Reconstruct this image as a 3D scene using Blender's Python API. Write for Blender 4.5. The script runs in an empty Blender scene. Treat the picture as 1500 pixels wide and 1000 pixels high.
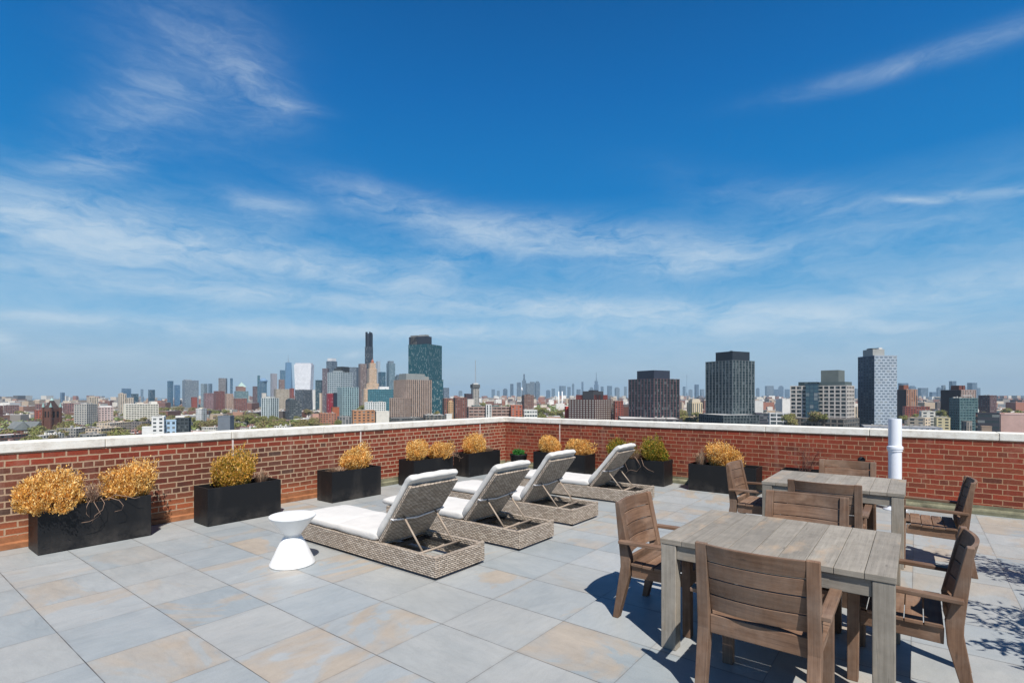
import bpy, math, random
from mathutils import Vector, Matrix
random.seed(11)
R = math.radians
S = bpy.context.scene
COL = S.collection

# ------------------------------------------------------------------ camera
F, Y0, A, H = 769.0, 579.7, 0.657, 1.70
CA, SA = math.cos(A), math.sin(A)
cam = bpy.data.cameras.new('camera')
cam.sensor_width = 36
cam.lens = F / 1500 * 36
cam.shift_y = (Y0 - 500) / 1500
cam.clip_start = 0.05
cam.clip_end = 80000
co = bpy.data.objects.new('camera', cam)
COL.objects.link(co)
co.location = (0, 0, H)
co.rotation_euler = (math.pi / 2, 0, A - math.pi / 2)
S.camera = co
S.render.resolution_x, S.render.resolution_y = 1024, 682
S.view_settings.view_transform = 'Standard'
S.view_settings.look = 'None'
S.view_settings.gamma = 1
S.view_settings.use_curve_mapping = False
S.view_settings.exposure = 0.3
GZ = -50.0            # street level below the terrace


def ray(x, d):
    """world XY of the bearing of pixel column x at depth d"""
    r = (x - 750) * d / F
    return Vector((d * CA + r * SA, d * SA - r * CA))


def zat(y, d):
    return H - (y - Y0) * d / F


def px(X, Y, Z=0):
    d = X * CA + Y * SA
    r = X * SA - Y * CA
    return 750 + F * r / d, Y0 + F * (H - Z) / d, d


# ------------------------------------------------------------------ nodes
def lin(c):
    return tuple(((v / 255) / 12.92 if v / 255 <= .04045 else ((v / 255 + .055) / 1.055) ** 2.4) for v in c)


class NT:
    def __init__(s, name, world=False):
        if world:
            s.id = bpy.data.worlds.new(name)
        else:
            s.id = bpy.data.materials.new(name)
        s.id.use_nodes = True
        s.t = s.id.node_tree
        s.t.nodes.clear()

    def n(s, typ, ins=None, **kw):
        nd = s.t.nodes.new(typ)
        for k, v in kw.items():
            setattr(nd, k, v)
        for k, v in (ins or {}).items():
            s.put(nd.inputs[k], v)
        return nd

    def put(s, sock, v):
        if isinstance(v, bpy.types.NodeSocket):
            s.t.links.new(v, sock)
        else:
            if hasattr(sock.default_value, '__len__') and not hasattr(v, '__len__'):
                v = (v,) * len(sock.default_value)
            if hasattr(sock.default_value, '__len__') and len(sock.default_value) == 4 and len(v) == 3:
                v = (*v, 1)
            sock.default_value = v

    def m(s, op, a, b=0.0, c=None):
        nd = s.n('ShaderNodeMath', operation=op)
        s.put(nd.inputs[0], a)
        s.put(nd.inputs[1], b)
        if c is not None:
            s.put(nd.inputs[2], c)
        return nd.outputs[0]

    def vm(s, op, a, b=(0, 0, 0), out=0):
        nd = s.n('ShaderNodeVectorMath', operation=op)
        s.put(nd.inputs[0], a)
        s.put(nd.inputs[1], b)
        return nd.outputs[out]

    def mix(s, f, a, b, mode='MIX'):
        nd = s.n('ShaderNodeMix', data_type='RGBA', blend_type=mode)
        s.put(nd.inputs[0], f)
        s.put(nd.inputs[6], a)
        s.put(nd.inputs[7], b)
        return nd.outputs[2]

    def ramp(s, f, stops, interp='LINEAR'):
        nd = s.n('ShaderNodeValToRGB')
        nd.color_ramp.interpolation = interp
        el = nd.color_ramp.elements
        while len(el) < len(stops):
            el.new(0.5)
        for e, (p, c) in zip(el, stops):
            e.position = p
            e.color = (*c, 1) if hasattr(c, '__len__') else (c, c, c, 1)
        s.put(nd.inputs[0], f)
        return nd.outputs[0]

    def noise(s, vec, scale, detail=4, rough=.55, dist=0.0, out=0):
        nd = s.n('ShaderNodeTexNoise', {'Vector': vec, 'Scale': scale, 'Detail': detail, 'Roughness': rough, 'Distortion': dist})
        return nd.outputs[out]

    def map(s, vec, scale=(1, 1, 1), loc=(0, 0, 0), rot=(0, 0, 0)):
        return s.n('ShaderNodeMapping', {'Vector': vec, 'Scale': scale, 'Location': loc, 'Rotation': rot}).outputs[0]

    def sep(s, v):
        return s.n('ShaderNodeSeparateXYZ', {0: v}).outputs

    def comb(s, x, y, z=0.0):
        return s.n('ShaderNodeCombineXYZ', {0: x, 1: y, 2: z}).outputs[0]

    def bump(s, h, strength=.3, dist=.01):
        return s.n('ShaderNodeBump', {'Height': h, 'Strength': strength, 'Distance': dist}).outputs[0]

    def pbr(s, col, rough=.6, normal=None, spec=.5, metal=0.0, **kw):
        p = s.n('ShaderNodeBsdfPrincipled')
        s.put(p.inputs['Base Color'], col)
        s.put(p.inputs['Roughness'], rough)
        s.put(p.inputs['Specular IOR Level'], spec)
        s.put(p.inputs['Metallic'], metal)
        for k, v in kw.items():
            s.put(p.inputs[k.replace('_', ' ')], v)
        if normal is not None:
            s.t.links.new(normal, p.inputs['Normal'])
        o = s.n('ShaderNodeOutputMaterial')
        s.t.links.new(p.outputs[0], o.inputs[0])
        return s.id


def uvn(t):
    return t.n('ShaderNodeUVMap').outputs[0]


def objc(t):
    return t.n('ShaderNodeTexCoord').outputs['Object']


def posn(t):
    return t.n('ShaderNodeNewGeometry').outputs['Position']


def island(t):
    return t.n('ShaderNodeNewGeometry').outputs['Random Per Island']


def mat_floor():
    t = NT('porcelain_paving')
    p = posn(t)
    x, y, z = t.sep(p)
    tx = t.m('DIVIDE', t.m('SUBTRACT', x, 2.785 - 598 * .598), .598)
    ty = t.m('DIVIDE', t.m('SUBTRACT', y, 4.202 - 695 * .695), .695)
    ix, iy = t.m('FLOOR', tx), t.m('FLOOR', ty)
    cell = t.comb(ix, iy)
    wn = t.n('ShaderNodeTexWhiteNoise', {'Vector': cell}, noise_dimensions='3D')
    rv, rc = wn.outputs[0], wn.outputs[1]
    r1, r2, r3 = t.sep(rc)
    # each tile takes its own place in the stone pattern
    off = t.vm('MULTIPLY', rc, (37, 53, 19))
    sw = t.m('GREATER_THAN', r1, .5)
    xr_ = t.m('ADD', t.m('MULTIPLY', x, sw), t.m('MULTIPLY', y, t.m('SUBTRACT', 1, sw)))
    yr_ = t.m('ADD', t.m('MULTIPLY', y, sw), t.m('MULTIPLY', x, t.m('SUBTRACT', 1, sw)))
    q = t.vm('ADD', t.comb(xr_, yr_), off)
    base = t.mix(rv, lin((149, 156, 158)), lin((166, 168, 167)))
    base = t.mix(t.m('MULTIPLY', t.m('GREATER_THAN', r2, .62), .5), base, lin((166, 163, 156)))
    base = t.mix(t.m('MULTIPLY', t.m('LESS_THAN', r2, .14), .55), base, lin((138, 148, 153)))
    # broad mineral clouds and rusty veins that belong to each slab
    big = t.noise(t.map(q, (.85, 1.6, 1)), 1.0, 9, .58, 1.1)
    rustm = t.ramp(big, [(.52, 0.0), (.545, .55), (.62, 1.0)])
    rust = t.m('MULTIPLY', rustm, t.m('MULTIPLY', t.ramp(r3, [(.42, 0.0), (.8, 1.0)]), .8))
    base = t.mix(rust, base, t.mix(t.noise(q, 5, 5, .7), lin((160, 136, 108)), lin((192, 168, 136))))
    wash = t.ramp(t.noise(t.map(q, (.9, 1.7, 1)), 1.5, 8, .64, 1.0), [(.36, lin((146, 153, 156))), (.64, lin((174, 176, 175)))])
    base = t.mix(.34, base, wash)
    vein = t.ramp(t.noise(t.map(q, (1.8, 6, 1)), 3, 8, .72, .8), [(.34, .93), (.5, 1.0), (.66, 1.04)])
    base = t.mix(1.0, base, vein, 'MULTIPLY')
    fine = t.ramp(t.noise(p, 120, 4, .75), [(.3, .88), (.7, 1.09)])
    base = t.mix(1.0, base, fine, 'MULTIPLY')
    grit = t.ramp(t.noise(p, 34, 3, .6), [(.24, .78), (.32, 1.0)])
    base = t.mix(1.0, base, grit, 'MULTIPLY')
    dirt = t.ramp(t.noise(p, .9, 8, .7, .6), [(.40, 1.0), (.62, .92), (.72, .84)])
    base = t.mix(1.0, base, dirt, 'MULTIPLY')
    # joints
    fx = t.m('FRACT', tx)
    fy = t.m('FRACT', ty)
    dx = t.m('MULTIPLY', t.m('MINIMUM', fx, t.m('SUBTRACT', 1, fx)), .598)
    dy = t.m('MULTIPLY', t.m('MINIMUM', fy, t.m('SUBTRACT', 1, fy)), .695)
    jx = t.m('LESS_THAN', dx, .0028)
    jy = t.m('LESS_THAN', dy, .0024)
    j = t.m('MAXIMUM', jx, jy)
    near = t.m('SUBTRACT', 1.0, t.m('MINIMUM', 1.0, t.m('DIVIDE', t.m('MINIMUM', dx, dy), .03)))
    base = t.mix(t.m('MULTIPLY', near, t.ramp(t.noise(p, 5, 6, .7), [(.45, .0), (.65, .28)])), base, lin((110, 100, 88)))
    wob = t.ramp(t.noise(p, 3.0, 2), [(.35, .55), (.65, 1.0)])
    base = t.mix(t.m('MULTIPLY', t.m('MAXIMUM', jx, t.m('MULTIPLY', jy, .6)), wob), base, (.055, .05, .045))
    hgt = t.m('SUBTRACT', t.m('MULTIPLY', t.noise(q, 14, 6, .6), .25), j)
    rough = t.ramp(t.noise(q, 7, 4), [(.3, .42), (.7, .62)])
    return t.pbr(base, rough, t.bump(hgt, .35, .004), spec=.42)


def mat_brick(axis, dark):
    """axis 'x': wall running along X, 'y': along Y"""
    t = NT('red_brick_' + ('weathered' if dark else 'plain'))
    p = posn(t)
    x, y, z = t.sep(p)
    u = x if axis == 'x' else y
    wob = t.m('MULTIPLY', t.m('SUBTRACT', t.noise(p, 2, 3), .5), .02)
    wob2 = t.m('MULTIPLY', t.m('SUBTRACT', t.noise(p, 22, 4, .7), .5), .014)
    vec = t.comb(t.m('ADD', u, wob2), t.m('ADD', t.m('ADD', z, wob), wob2))
    RH = .0755
    def br(w, off):
        vec = t.comb(t.m('ADD', t.m('ADD', u, wob2), .053 if w < .2 else 0.0), t.m('ADD', t.m('ADD', z, wob), wob2))
        b = t.n('ShaderNodeTexBrick', {'Vector': vec, 'Color1': (0, 0, 0), 'Color2': (1, 1, 1), 'Mortar': (.5, .5, .5), 'Scale': 1.0,
                                         'Mortar Size': (.0086 if dark else .0062), 'Mortar Smooth': .2, 'Brick Width': w, 'Row Height': RH, 'Bias': 0.0})
        b.offset = off
        return b
    b1, b2 = br(.213, .5), br(.1065, .5)
    row = t.m('FLOOR', t.m('DIVIDE', z, RH))
    head = t.m('COMPARE', t.m('MODULO', t.m('ADD', row, 5 + 60), 6), 4.0, .1)
    rnd = t.mix(head, b1.outputs[0], b2.outputs[0])
    rn = t.sep(rnd)[0]
    fac = t.m('ADD', t.m('MULTIPLY', b1.outputs[1], t.m('SUBTRACT', 1, head)), t.m('MULTIPLY', b2.outputs[1], head))
    red = t.ramp(rn, [(0, lin((108, 52, 40))), (.3, lin((146, 66, 47))), (.6, lin((126, 58, 43))), (.85, lin((138, 70, 50))), (1, lin((92, 54, 44)))])
    if dark:
        # soot-stained courses in the middle of the wall, strongest away from the corner
        rown = t.ramp(z, [(.20, 0.0), (.30, 1.0), (.895, 1.0), (.915, 0.0)])
        along = t.ramp(t.m('DIVIDE', u, 10), [(.0, 1.0), (.42, .95), (.58, .35), (.66, 0.0)])
        patch = t.ramp(t.m('ADD', t.noise(p, 1.3, 4), t.m('MULTIPLY', rn, .25)), [(.42, .35), (.62, 1.0)])
        dk = t.m('MULTIPLY', t.m('MULTIPLY', rown, along), patch)
        soot = t.ramp(rn, [(0, lin((78, 52, 45))), (.5, lin((108, 68, 54))), (.8, lin((124, 72, 54))), (1, lin((84, 66, 58)))])
        red = t.mix(dk, red, soot)
        low = t.m('MULTIPLY', t.ramp(z, [(.24, 1.0), (.34, 0.0)]), t.ramp(t.m('DIVIDE', u, 10), [(.4, 1.0), (.62, 0.0)]))
        red = t.mix(t.m('MULTIPLY', low, .6), red, lin((176, 104, 68)))
    red = t.mix(1.0, red, t.ramp(t.noise(p, 60, 4, .7), [(.3, .78), (.7, 1.2)]), 'MULTIPLY')
    bloom = t.ramp(t.noise(p, 2.2, 6, .7), [(.55, 0.0), (.8, .4)])
    red = t.mix(bloom, red, lin((186, 150, 132)))
    drip = t.m('MULTIPLY', t.ramp(t.noise(t.map(p, (5, 5, .55)), 1, 5, .65), [(.58, 0.0), (.72, .34)]), t.ramp(z, [(.3, .25), (1.0, 1.0)]))
    red = t.mix(drip, red, lin((192, 168, 152)))
    damp = t.ramp(t.noise(t.map(p, (1.5, 1.5, 1.0), loc=(4, 4, 4)), 1, 5, .65), [(.55, 1.0), (.7, .72)])
    red = t.mix(1.0, red, damp, 'MULTIPLY')
    mort = t.mix(t.noise(p, 9, 4), lin((170, 140, 114)), lin((186, 162, 136)) if dark else lin((160, 120, 90)))
    col = t.mix(fac, red, mort)
    h = t.m('ADD', t.m('MULTIPLY', fac, -.6), t.m('MULTIPLY', t.noise(p, 70, 4), .5))
    return t.pbr(col, .85, t.bump(h, .55, .006), spec=.25)


def mat_simple(name, c, rough=.6, var=.12, scale=20, bump=.15, bd=.003, spec=.4, metal=0.0, **kw):
    t = NT(name)
    p = posn(t) if kw.pop('world', True) else objc(t)
    n1 = t.noise(p, scale, 5, .6)
    f = t.ramp(n1, [(.3, 1 - var), (.7, 1 + var)])
    col = t.mix(1.0, c, f, 'MULTIPLY')
    return t.pbr(col, rough, t.bump(n1, bump, bd), spec=spec, metal=metal, **kw)


def mat_coping():
    t = NT('cast_stone_coping')
    p = posn(t)
    n = t.noise(p, 5, 7, .7)
    col = t.ramp(n, [(.3, lin((196, 189, 176))), (.5, lin((228, 224, 214))), (.75, lin((240, 238, 230)))])
    st = t.ramp(t.noise(t.map(p, (1.2, 1.2, 9)), 3, 6, .7), [(.56, 0.0), (.74, .42)])
    col = t.mix(st, col, lin((150, 134, 112)))
    col = t.mix(1.0, col, t.ramp(t.noise(p, 130, 3, .7), [(.3, .9), (.7, 1.06)]), 'MULTIPLY')
    return t.pbr(col, .8, t.bump(t.noise(p, 60, 5, .7), .4, .004), spec=.3)


def mat_wood(name, c1, c2, stain=None, k=1.0):
    t = NT(name)
    uv = uvn(t)
    isl = island(t)
    orr = objrand(t)
    isl = t.m('FRACT', t.m('ADD', isl, orr))
    uvo = t.vm('ADD', uv, t.comb(t.m('MULTIPLY', isl, 17), t.m('MULTIPLY', isl, 41)))
    g = t.noise(t.map(uvo, (2.2, 70, 1)), 1, 6, .65, .4)
    g2 = t.noise(t.map(uvo, (1.2, 14, 1)), 1, 4, .6, 1.0)
    col = t.ramp(t.m('ADD', t.m('MULTIPLY', g, .65), t.m('MULTIPLY', g2, .35)), [(.28, c1), (.72, c2)])
    tone = t.ramp(isl, [(0, .80), (.5, .98), (1, 1.16)])
    col = t.mix(1.0, col, tone, 'MULTIPLY')
    cr = t.ramp(t.noise(t.map(uvo, (6, 220, 1)), 1, 3, .5), [(.28, .55), (.38, 1.0)])
    col = t.mix(1.0, col, cr, 'MULTIPLY')
    if stain:
        sm = t.ramp(t.noise(t.map(uvo, (2.2, 5, 1)), 1, 5, .6), [(.56, 0.0), (.74, .75)])
        col = t.mix(sm, col, stain)
    kn = t.n('ShaderNodeTexVoronoi', {'Vector': t.map(uvo, (2.6, 11, 1)), 'Scale': 1.0}, feature='F1').outputs['Distance']
    col = t.mix(t.ramp(kn, [(.04, .5), (.09, 0.0)]), col, (.035, .025, .02))
    fade = t.ramp(t.noise(posn(t), 3.5, 5, .7), [(.42, 0.0), (.7, .2)])
    col = t.mix(fade, col, lin((168, 160, 150)))
    mott = t.ramp(t.noise(posn(t), 9, 5, .7), [(.3, .84), (.7, 1.12)])
    col = t.mix(1.0, col, mott, 'MULTIPLY')
    return t.pbr(col, t.ramp(g, [(.3, .62), (.7, .8)]), t.bump(t.m('ADD', g, t.m('MULTIPLY', cr, .5)), .4, .002), spec=.28)


def mat_wicker():
    t = NT('woven_resin_wicker')
    uv = uvn(t)
    u, v, w = t.sep(uv)
    wob = t.m('MULTIPLY', t.m('SUBTRACT', t.noise(uv, 30, 2), .5), .006)
    vv = t.m('DIVIDE', t.m('ADD', v, wob), .0190)
    row = t.m('FLOOR', vv)
    fv = t.m('FRACT', vv)
    uu = t.m('ADD', t.m('DIVIDE', t.m('ADD', u, wob), .050), t.m('MULTIPLY', t.m('MODULO', row, 2), .5))
    uu = t.m('ADD', uu, t.m('MULTIPLY', fv, .16))
    fu = t.m('FRACT', uu)
    # over-under strands: every cell swells in the middle and dives at its ends
    hu = t.m('SINE', t.m('MULTIPLY', fu, math.pi))
    hv = t.m('SINE', t.m('MULTIPLY', fv, math.pi))
    h = t.m('MULTIPLY', t.m('POWER', hu, .45), t.m('POWER', hv, .7))
    rn = t.n('ShaderNodeTexWhiteNoise', {'Vector': t.comb(t.m('FLOOR', uu), row)}).outputs[0]
    col = t.ramp(rn, [(0, lin((160, 145, 129))), (.5, lin((182, 167, 151))), (1, lin((204, 190, 174)))])
    col = t.mix(t.ramp(h, [(.18, 1.0), (.46, 0.0)]), col, (.035, .029, .025))
    st = t.noise(t.map(uv, (30, 900, 1)), 1, 2)
    col = t.mix(1.0, col, t.ramp(st, [(.3, .85), (.7, 1.1)]), 'MULTIPLY')
    return t.pbr(col, .5, t.bump(h, .9, .006), spec=.35)


def mat_fabric():
    t = NT('white_outdoor_fabric')
    p = objc(t)
    n = t.noise(t.map(p, (1, 1, 1)), 5, 4, .6, .6)
    col = t.mix(1.0, lin((210, 207, 202)), t.ramp(n, [(.3, .93), (.7, 1.03)]), 'MULTIPLY')
    h = t.m('ADD', n, t.m('MULTIPLY', t.noise(p, 700, 1), .02))
    return t.pbr(col, .85, t.bump(h, .35, .02), spec=.2)


def mat_leaf(name, stops, trans=.35):
    t = NT(name)
    isl = island(t)
    col = t.ramp(isl, stops)
    ps = t.ramp(t.noise(posn(t), 7, 3), [(.35, .8), (.65, 1.12)])
    col = t.mix(1.0, col, ps, 'MULTIPLY')
    d = t.n('ShaderNodeBsdfPrincipled', {'Base Color': col, 'Roughness': .6, 'Specular IOR Level': .35})
    tr = t.n('ShaderNodeBsdfTranslucent', {'Color': col})
    mx = t.n('ShaderNodeMixShader', {0: trans})
    t.t.links.new(d.outputs[0], mx.inputs[1])
    t.t.links.new(tr.outputs[0], mx.inputs[2])
    o = t.n('ShaderNodeOutputMaterial')
    t.t.links.new(mx.outputs[0], o.inputs[0])
    return t.id


def objcolor(t):
    return t.n('ShaderNodeObjectInfo').outputs['Color']


def objrand(t):
    return t.n('ShaderNodeObjectInfo').outputs['Random']


def mat_windows(name, a0, a1, b0, b1, offset=0.0, glass=(.035, .05, .06), lit=.25, grough=.12):
    """wall with one window opening per UV cell"""
    t = NT(name)
    uv = uvn(t)
    u, v, w = t.sep(uv)
    fv = t.m('FLOOR', v)
    u = t.m('ADD', u, t.m('MULTIPLY', t.m('MODULO', fv, 2), offset))
    fx, fy = t.m('FRACT', u), t.m('FRACT', v)
    m = t.m('MULTIPLY', t.m('MULTIPLY', t.m('GREATER_THAN', fx, a0), t.m('LESS_THAN', fx, a1)),
            t.m('MULTIPLY', t.m('GREATER_THAN', fy, b0), t.m('LESS_THAN', fy, b1)))
    m = t.m('MULTIPLY', m, t.m('GREATER_THAN', v, 0.0))
    wn = t.n('ShaderNodeTexWhiteNoise', {'Vector': t.comb(t.m('ADD', t.m('FLOOR', u), t.m('MULTIPLY', objrand(t), 91)), fv)}).outputs
    gl = t.mix(t.ramp(wn[0], [(1 - lit - .02, 0.0), (1 - lit + .02, .55)]), glass, (.30, .32, .32))
    wall = t.mix(1.0, objcolor(t), t.ramp(t.noise(posn(t), .11, 4, .6), [(.3, .86), (.7, 1.08)]), 'MULTIPLY')
    col = t.mix(m, wall, gl)
    return t.pbr(col, t.m('SUBTRACT', .85, t.m('MULTIPLY', m, .85 - grough)), spec=.5)


def mat_glazing(name='tower_glazing', bright=.22, cut=.8):
    t = NT(name)
    uv = uvn(t)
    u, v, w = t.sep(uv)
    wn = t.n('ShaderNodeTexWhiteNoise', {'Vector': t.comb(t.m('FLOOR', t.m('MULTIPLY', u, 2)), t.m('FLOOR', v))}).outputs
    k = t.ramp(wn[0], [(0, 0.0), (cut, .15), (cut + .06, .85), (1, 1.0)])
    col = t.mix(t.m('MULTIPLY', k, bright), objcolor(t), (.42, .50, .50))
    return t.pbr(col, .15, spec=.5)


def mat_objcol(name, rough=.8, var=.15, sc=.2):
    t = NT(name)
    col = t.mix(1.0, objcolor(t), t.ramp(t.noise(posn(t), sc, 4, .6), [(.3, 1 - var), (.7, 1 + var * .7)]), 'MULTIPLY')
    return t.pbr(col, rough, spec=.3)


def mat_roof():
    t = NT('flat_roofing')
    r = objrand(t)
    col = t.ramp(r, [(0, .12), (.2, .22), (.32, .42), (.5, .6), (.7, .74), (.88, .3), (.96, .5)], 'CONSTANT')
    col = t.mix(1.0, col, t.ramp(t.noise(posn(t), .3, 5, .6), [(.3, .75), (.7, 1.15)]), 'MULTIPLY')
    col = t.mix(.12, col, lin((170, 150, 130)))
    return t.pbr(col, .85, spec=.3)


def mat_mass():
    t = NT('low_rise_masonry')
    r = island(t)
    col = t.ramp(r, [(0, lin((150, 104, 88))), (.11, lin((124, 92, 82))), (.24, lin((176, 158, 138))), (.36, lin((205, 198, 186))),
                     (.48, lin((140, 134, 128))), (.58, lin((92, 84, 80))), (.68, lin((222, 218, 210))), (.78, lin((166, 128, 108))), (.88, lin((200, 186, 168)))], 'CONSTANT')
    g = t.n('ShaderNodeNewGeometry')
    up = t.m('GREATER_THAN', t.sep(g.outputs['Normal'])[2], .5)
    r2 = t.m('FRACT', t.m('MULTIPLY', r, 57.3))
    roof = t.ramp(r2, [(0, .16), (.25, .36), (.45, .55), (.7, .72), (.92, .25)], 'CONSTANT')
    col = t.mix(up, col, roof)
    return t.pbr(col, .85, spec=.3)


def mat_ground():
    t = NT('city_ground')
    p = posn(t)
    n = t.noise(p, .012, 6, .65)
    col = t.ramp(n, [(.3, lin((96, 92, 84))), (.45, lin((110, 108, 84))), (.55, lin((130, 122, 112))), (.7, lin((104, 110, 78)))])
    return t.pbr(col, .9, spec=.2)


M = {}
M['floor'] = mat_floor()
M['brick_dark'] = mat_brick('x', True)
M['brick_red'] = mat_brick('y', False)
M['coping'] = mat_coping()
M['chair_wood'] = mat_wood('weathered_brown_teak', lin((88, 64, 50)), lin((140, 110, 88)), lin((158, 128, 106)))
M['table_wood'] = mat_wood('grey_weathered_teak', lin((124, 117, 106)), lin((160, 153, 142)), lin((178, 152, 124)))
M['wicker'] = mat_wicker()
M['fabric'] = mat_fabric()
M['strap'] = mat_simple('white_webbing', lin((215, 216, 220)), .7)
M['metal'] = mat_simple('beige_powder_coat', lin((158, 142, 126)), .45, .08)
M['dark_metal'] = mat_simple('dark_frame_metal', (.02, .02, .022), .5)
M['plastic'] = mat_simple('white_side_table', lin((240, 240, 238)), .35, .02, 5, .03)
M['pvc'] = mat_simple('white_pvc', lin((226, 229, 236)), .35, .05, 3, .03)
t = NT('charcoal_fibreglass')
_p = posn(t)
_z = t.sep(_p)[2]
_n = t.noise(_p, 4, 6, .7)
_d = t.m('ADD', t.m('MULTIPLY', t.ramp(_z, [(0.0, 1.0), (.22, 0.0)]), t.ramp(_n, [(.4, 0.0), (.7, .30)])), t.ramp(t.noise(t.map(_p, (4, 4, .8)), 1, 5, .6), [(.55, 0.0), (.8, .12)]))
M['planter'] = t.pbr(t.mix(_d, (.010, .0105, .012), lin((120, 112, 104))), t.ramp(_n, [(.3, .42), (.7, .62)]), t.bump(t.noise(_p, 12, 5), .1, .002), spec=.3)
M['soil'] = mat_simple('dry_soil', (.07, .05, .035), .95, .4, 40, .8, .01)
M['copper'] = mat_simple('brown_copper_flashing', lin((150, 100, 68)), .6, .35, 8, .2)
M['green_copper'] = mat_simple('verdigris_flashing', lin((122, 120, 98)), .8, .5, 5, .3)
M['white_stain'] = mat_simple('pale_joint_sealant', lin((214, 200, 190)), .8, .1)
M['twig'] = mat_simple('dry_twig', lin((150, 124, 106)), .8, .25, 30)
M['reddish_twig'] = mat_simple('reddish_dead_stems', lin((112, 80, 70)), .8, .25, 30)
M['gold_leaf'] = mat_leaf('dry_golden_leaves', [(0, lin((170, 118, 52))), (.15, lin((218, 160, 74))), (.6, lin((246, 196, 106))), (1, lin((255, 230, 168)))], .3)
M['mixed_leaf'] = mat_leaf('half_dry_leaves', [(0, lin((110, 112, 34))), (.22, lin((160, 140, 44))), (.5, lin((212, 156, 60))), (.8, lin((230, 180, 88))), (1, lin((244, 208, 140)))], .3)
M['green_mix_leaf'] = mat_leaf('green_and_gold_leaves', [(0, lin((70, 92, 26))), (.4, lin((112, 124, 34))), (.62, lin((158, 140, 42))), (.85, lin((200, 150, 58))), (1, lin((216, 180, 90)))], .3)
M['green_leaf'] = mat_leaf('fresh_green_leaves', [(0, lin((30, 92, 34))), (.6, lin((60, 140, 60))), (1, lin((110, 170, 90)))], .3)
M['grass_dry'] = mat_leaf('dry_grass_blades', [(0, lin((150, 118, 96))), (1, lin((214, 188, 160)))], .2)
M['tree_leaf'] = mat_leaf('dark_tree_leaves', [(0, lin((40, 62, 26))), (1, lin((86, 112, 44)))], .3)
M['win_grid'] = mat_windows('wall_punched_windows', .24, .76, .28, .78)
M['win_wide'] = mat_windows('wall_wide_windows', .10, .90, .30, .80)
M['win_tall'] = mat_windows('wall_tall_strips', .30, .74, .06, .96)
M['win_ribbon'] = mat_windows('wall_ribbon_windows', -.1, 1.1, .42, .86)
M['win_check'] = mat_windows('wall_staggered_windows', .20, .88, .28, .80, .5, (.14, .18, .23), .15)
M['win_glass'] = mat_windows('curtain_wall_panels', .06, .94, .10, .92, 0, (.05, .10, .13), .18)
M['win_speck'] = mat_windows('wall_random_slots', .30, .62, .15, .85, .37, (.16, .2, .24), .3)
M['glazing'] = mat_glazing()
M['glazing_speckled'] = mat_glazing('speckled_tower_glazing', .62, .80)
M['wall'] = mat_objcol('tower_masonry')
M['plainwall'] = mat_objcol('plain_render', .8, .1)
M['roof'] = mat_roof()
M['mass'] = mat_mass()
M['ground'] = mat_ground()
M['street'] = mat_simple('street_asphalt', (.06, .06, .062), .9, .2, .5)
M['bark'] = mat_simple('tree_bark', (.09, .07, .055), .9, .3, 3)


def mat_city_leaf(name, stops):
    t = NT(name)
    r = t.m('FRACT', t.m('ADD', t.m('MULTIPLY', island(t), .45), t.m('MULTIPLY', objrand(t), .55)))
    col = t.ramp(r, stops)
    return t.pbr(col, .8, spec=.2)


M['crown'] = mat_city_leaf('spring_crown', [(0, lin((140, 120, 92))), (.25, lin((116, 120, 72))), (.45, lin((136, 144, 74))), (.6, lin((152, 130, 100))), (.75, lin((128, 112, 84))), (.9, lin((112, 118, 72))), (1, lin((170, 180, 84)))])
M['crown_far'] = mat_city_leaf('far_spring_crown', [(0, lin((138, 126, 96))), (.5, lin((112, 124, 78))), (1, lin((146, 152, 92)))])
M['water'] = mat_simple('harbour_water', (.05, .10, .14), .2, .1, .01, .1)


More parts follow.
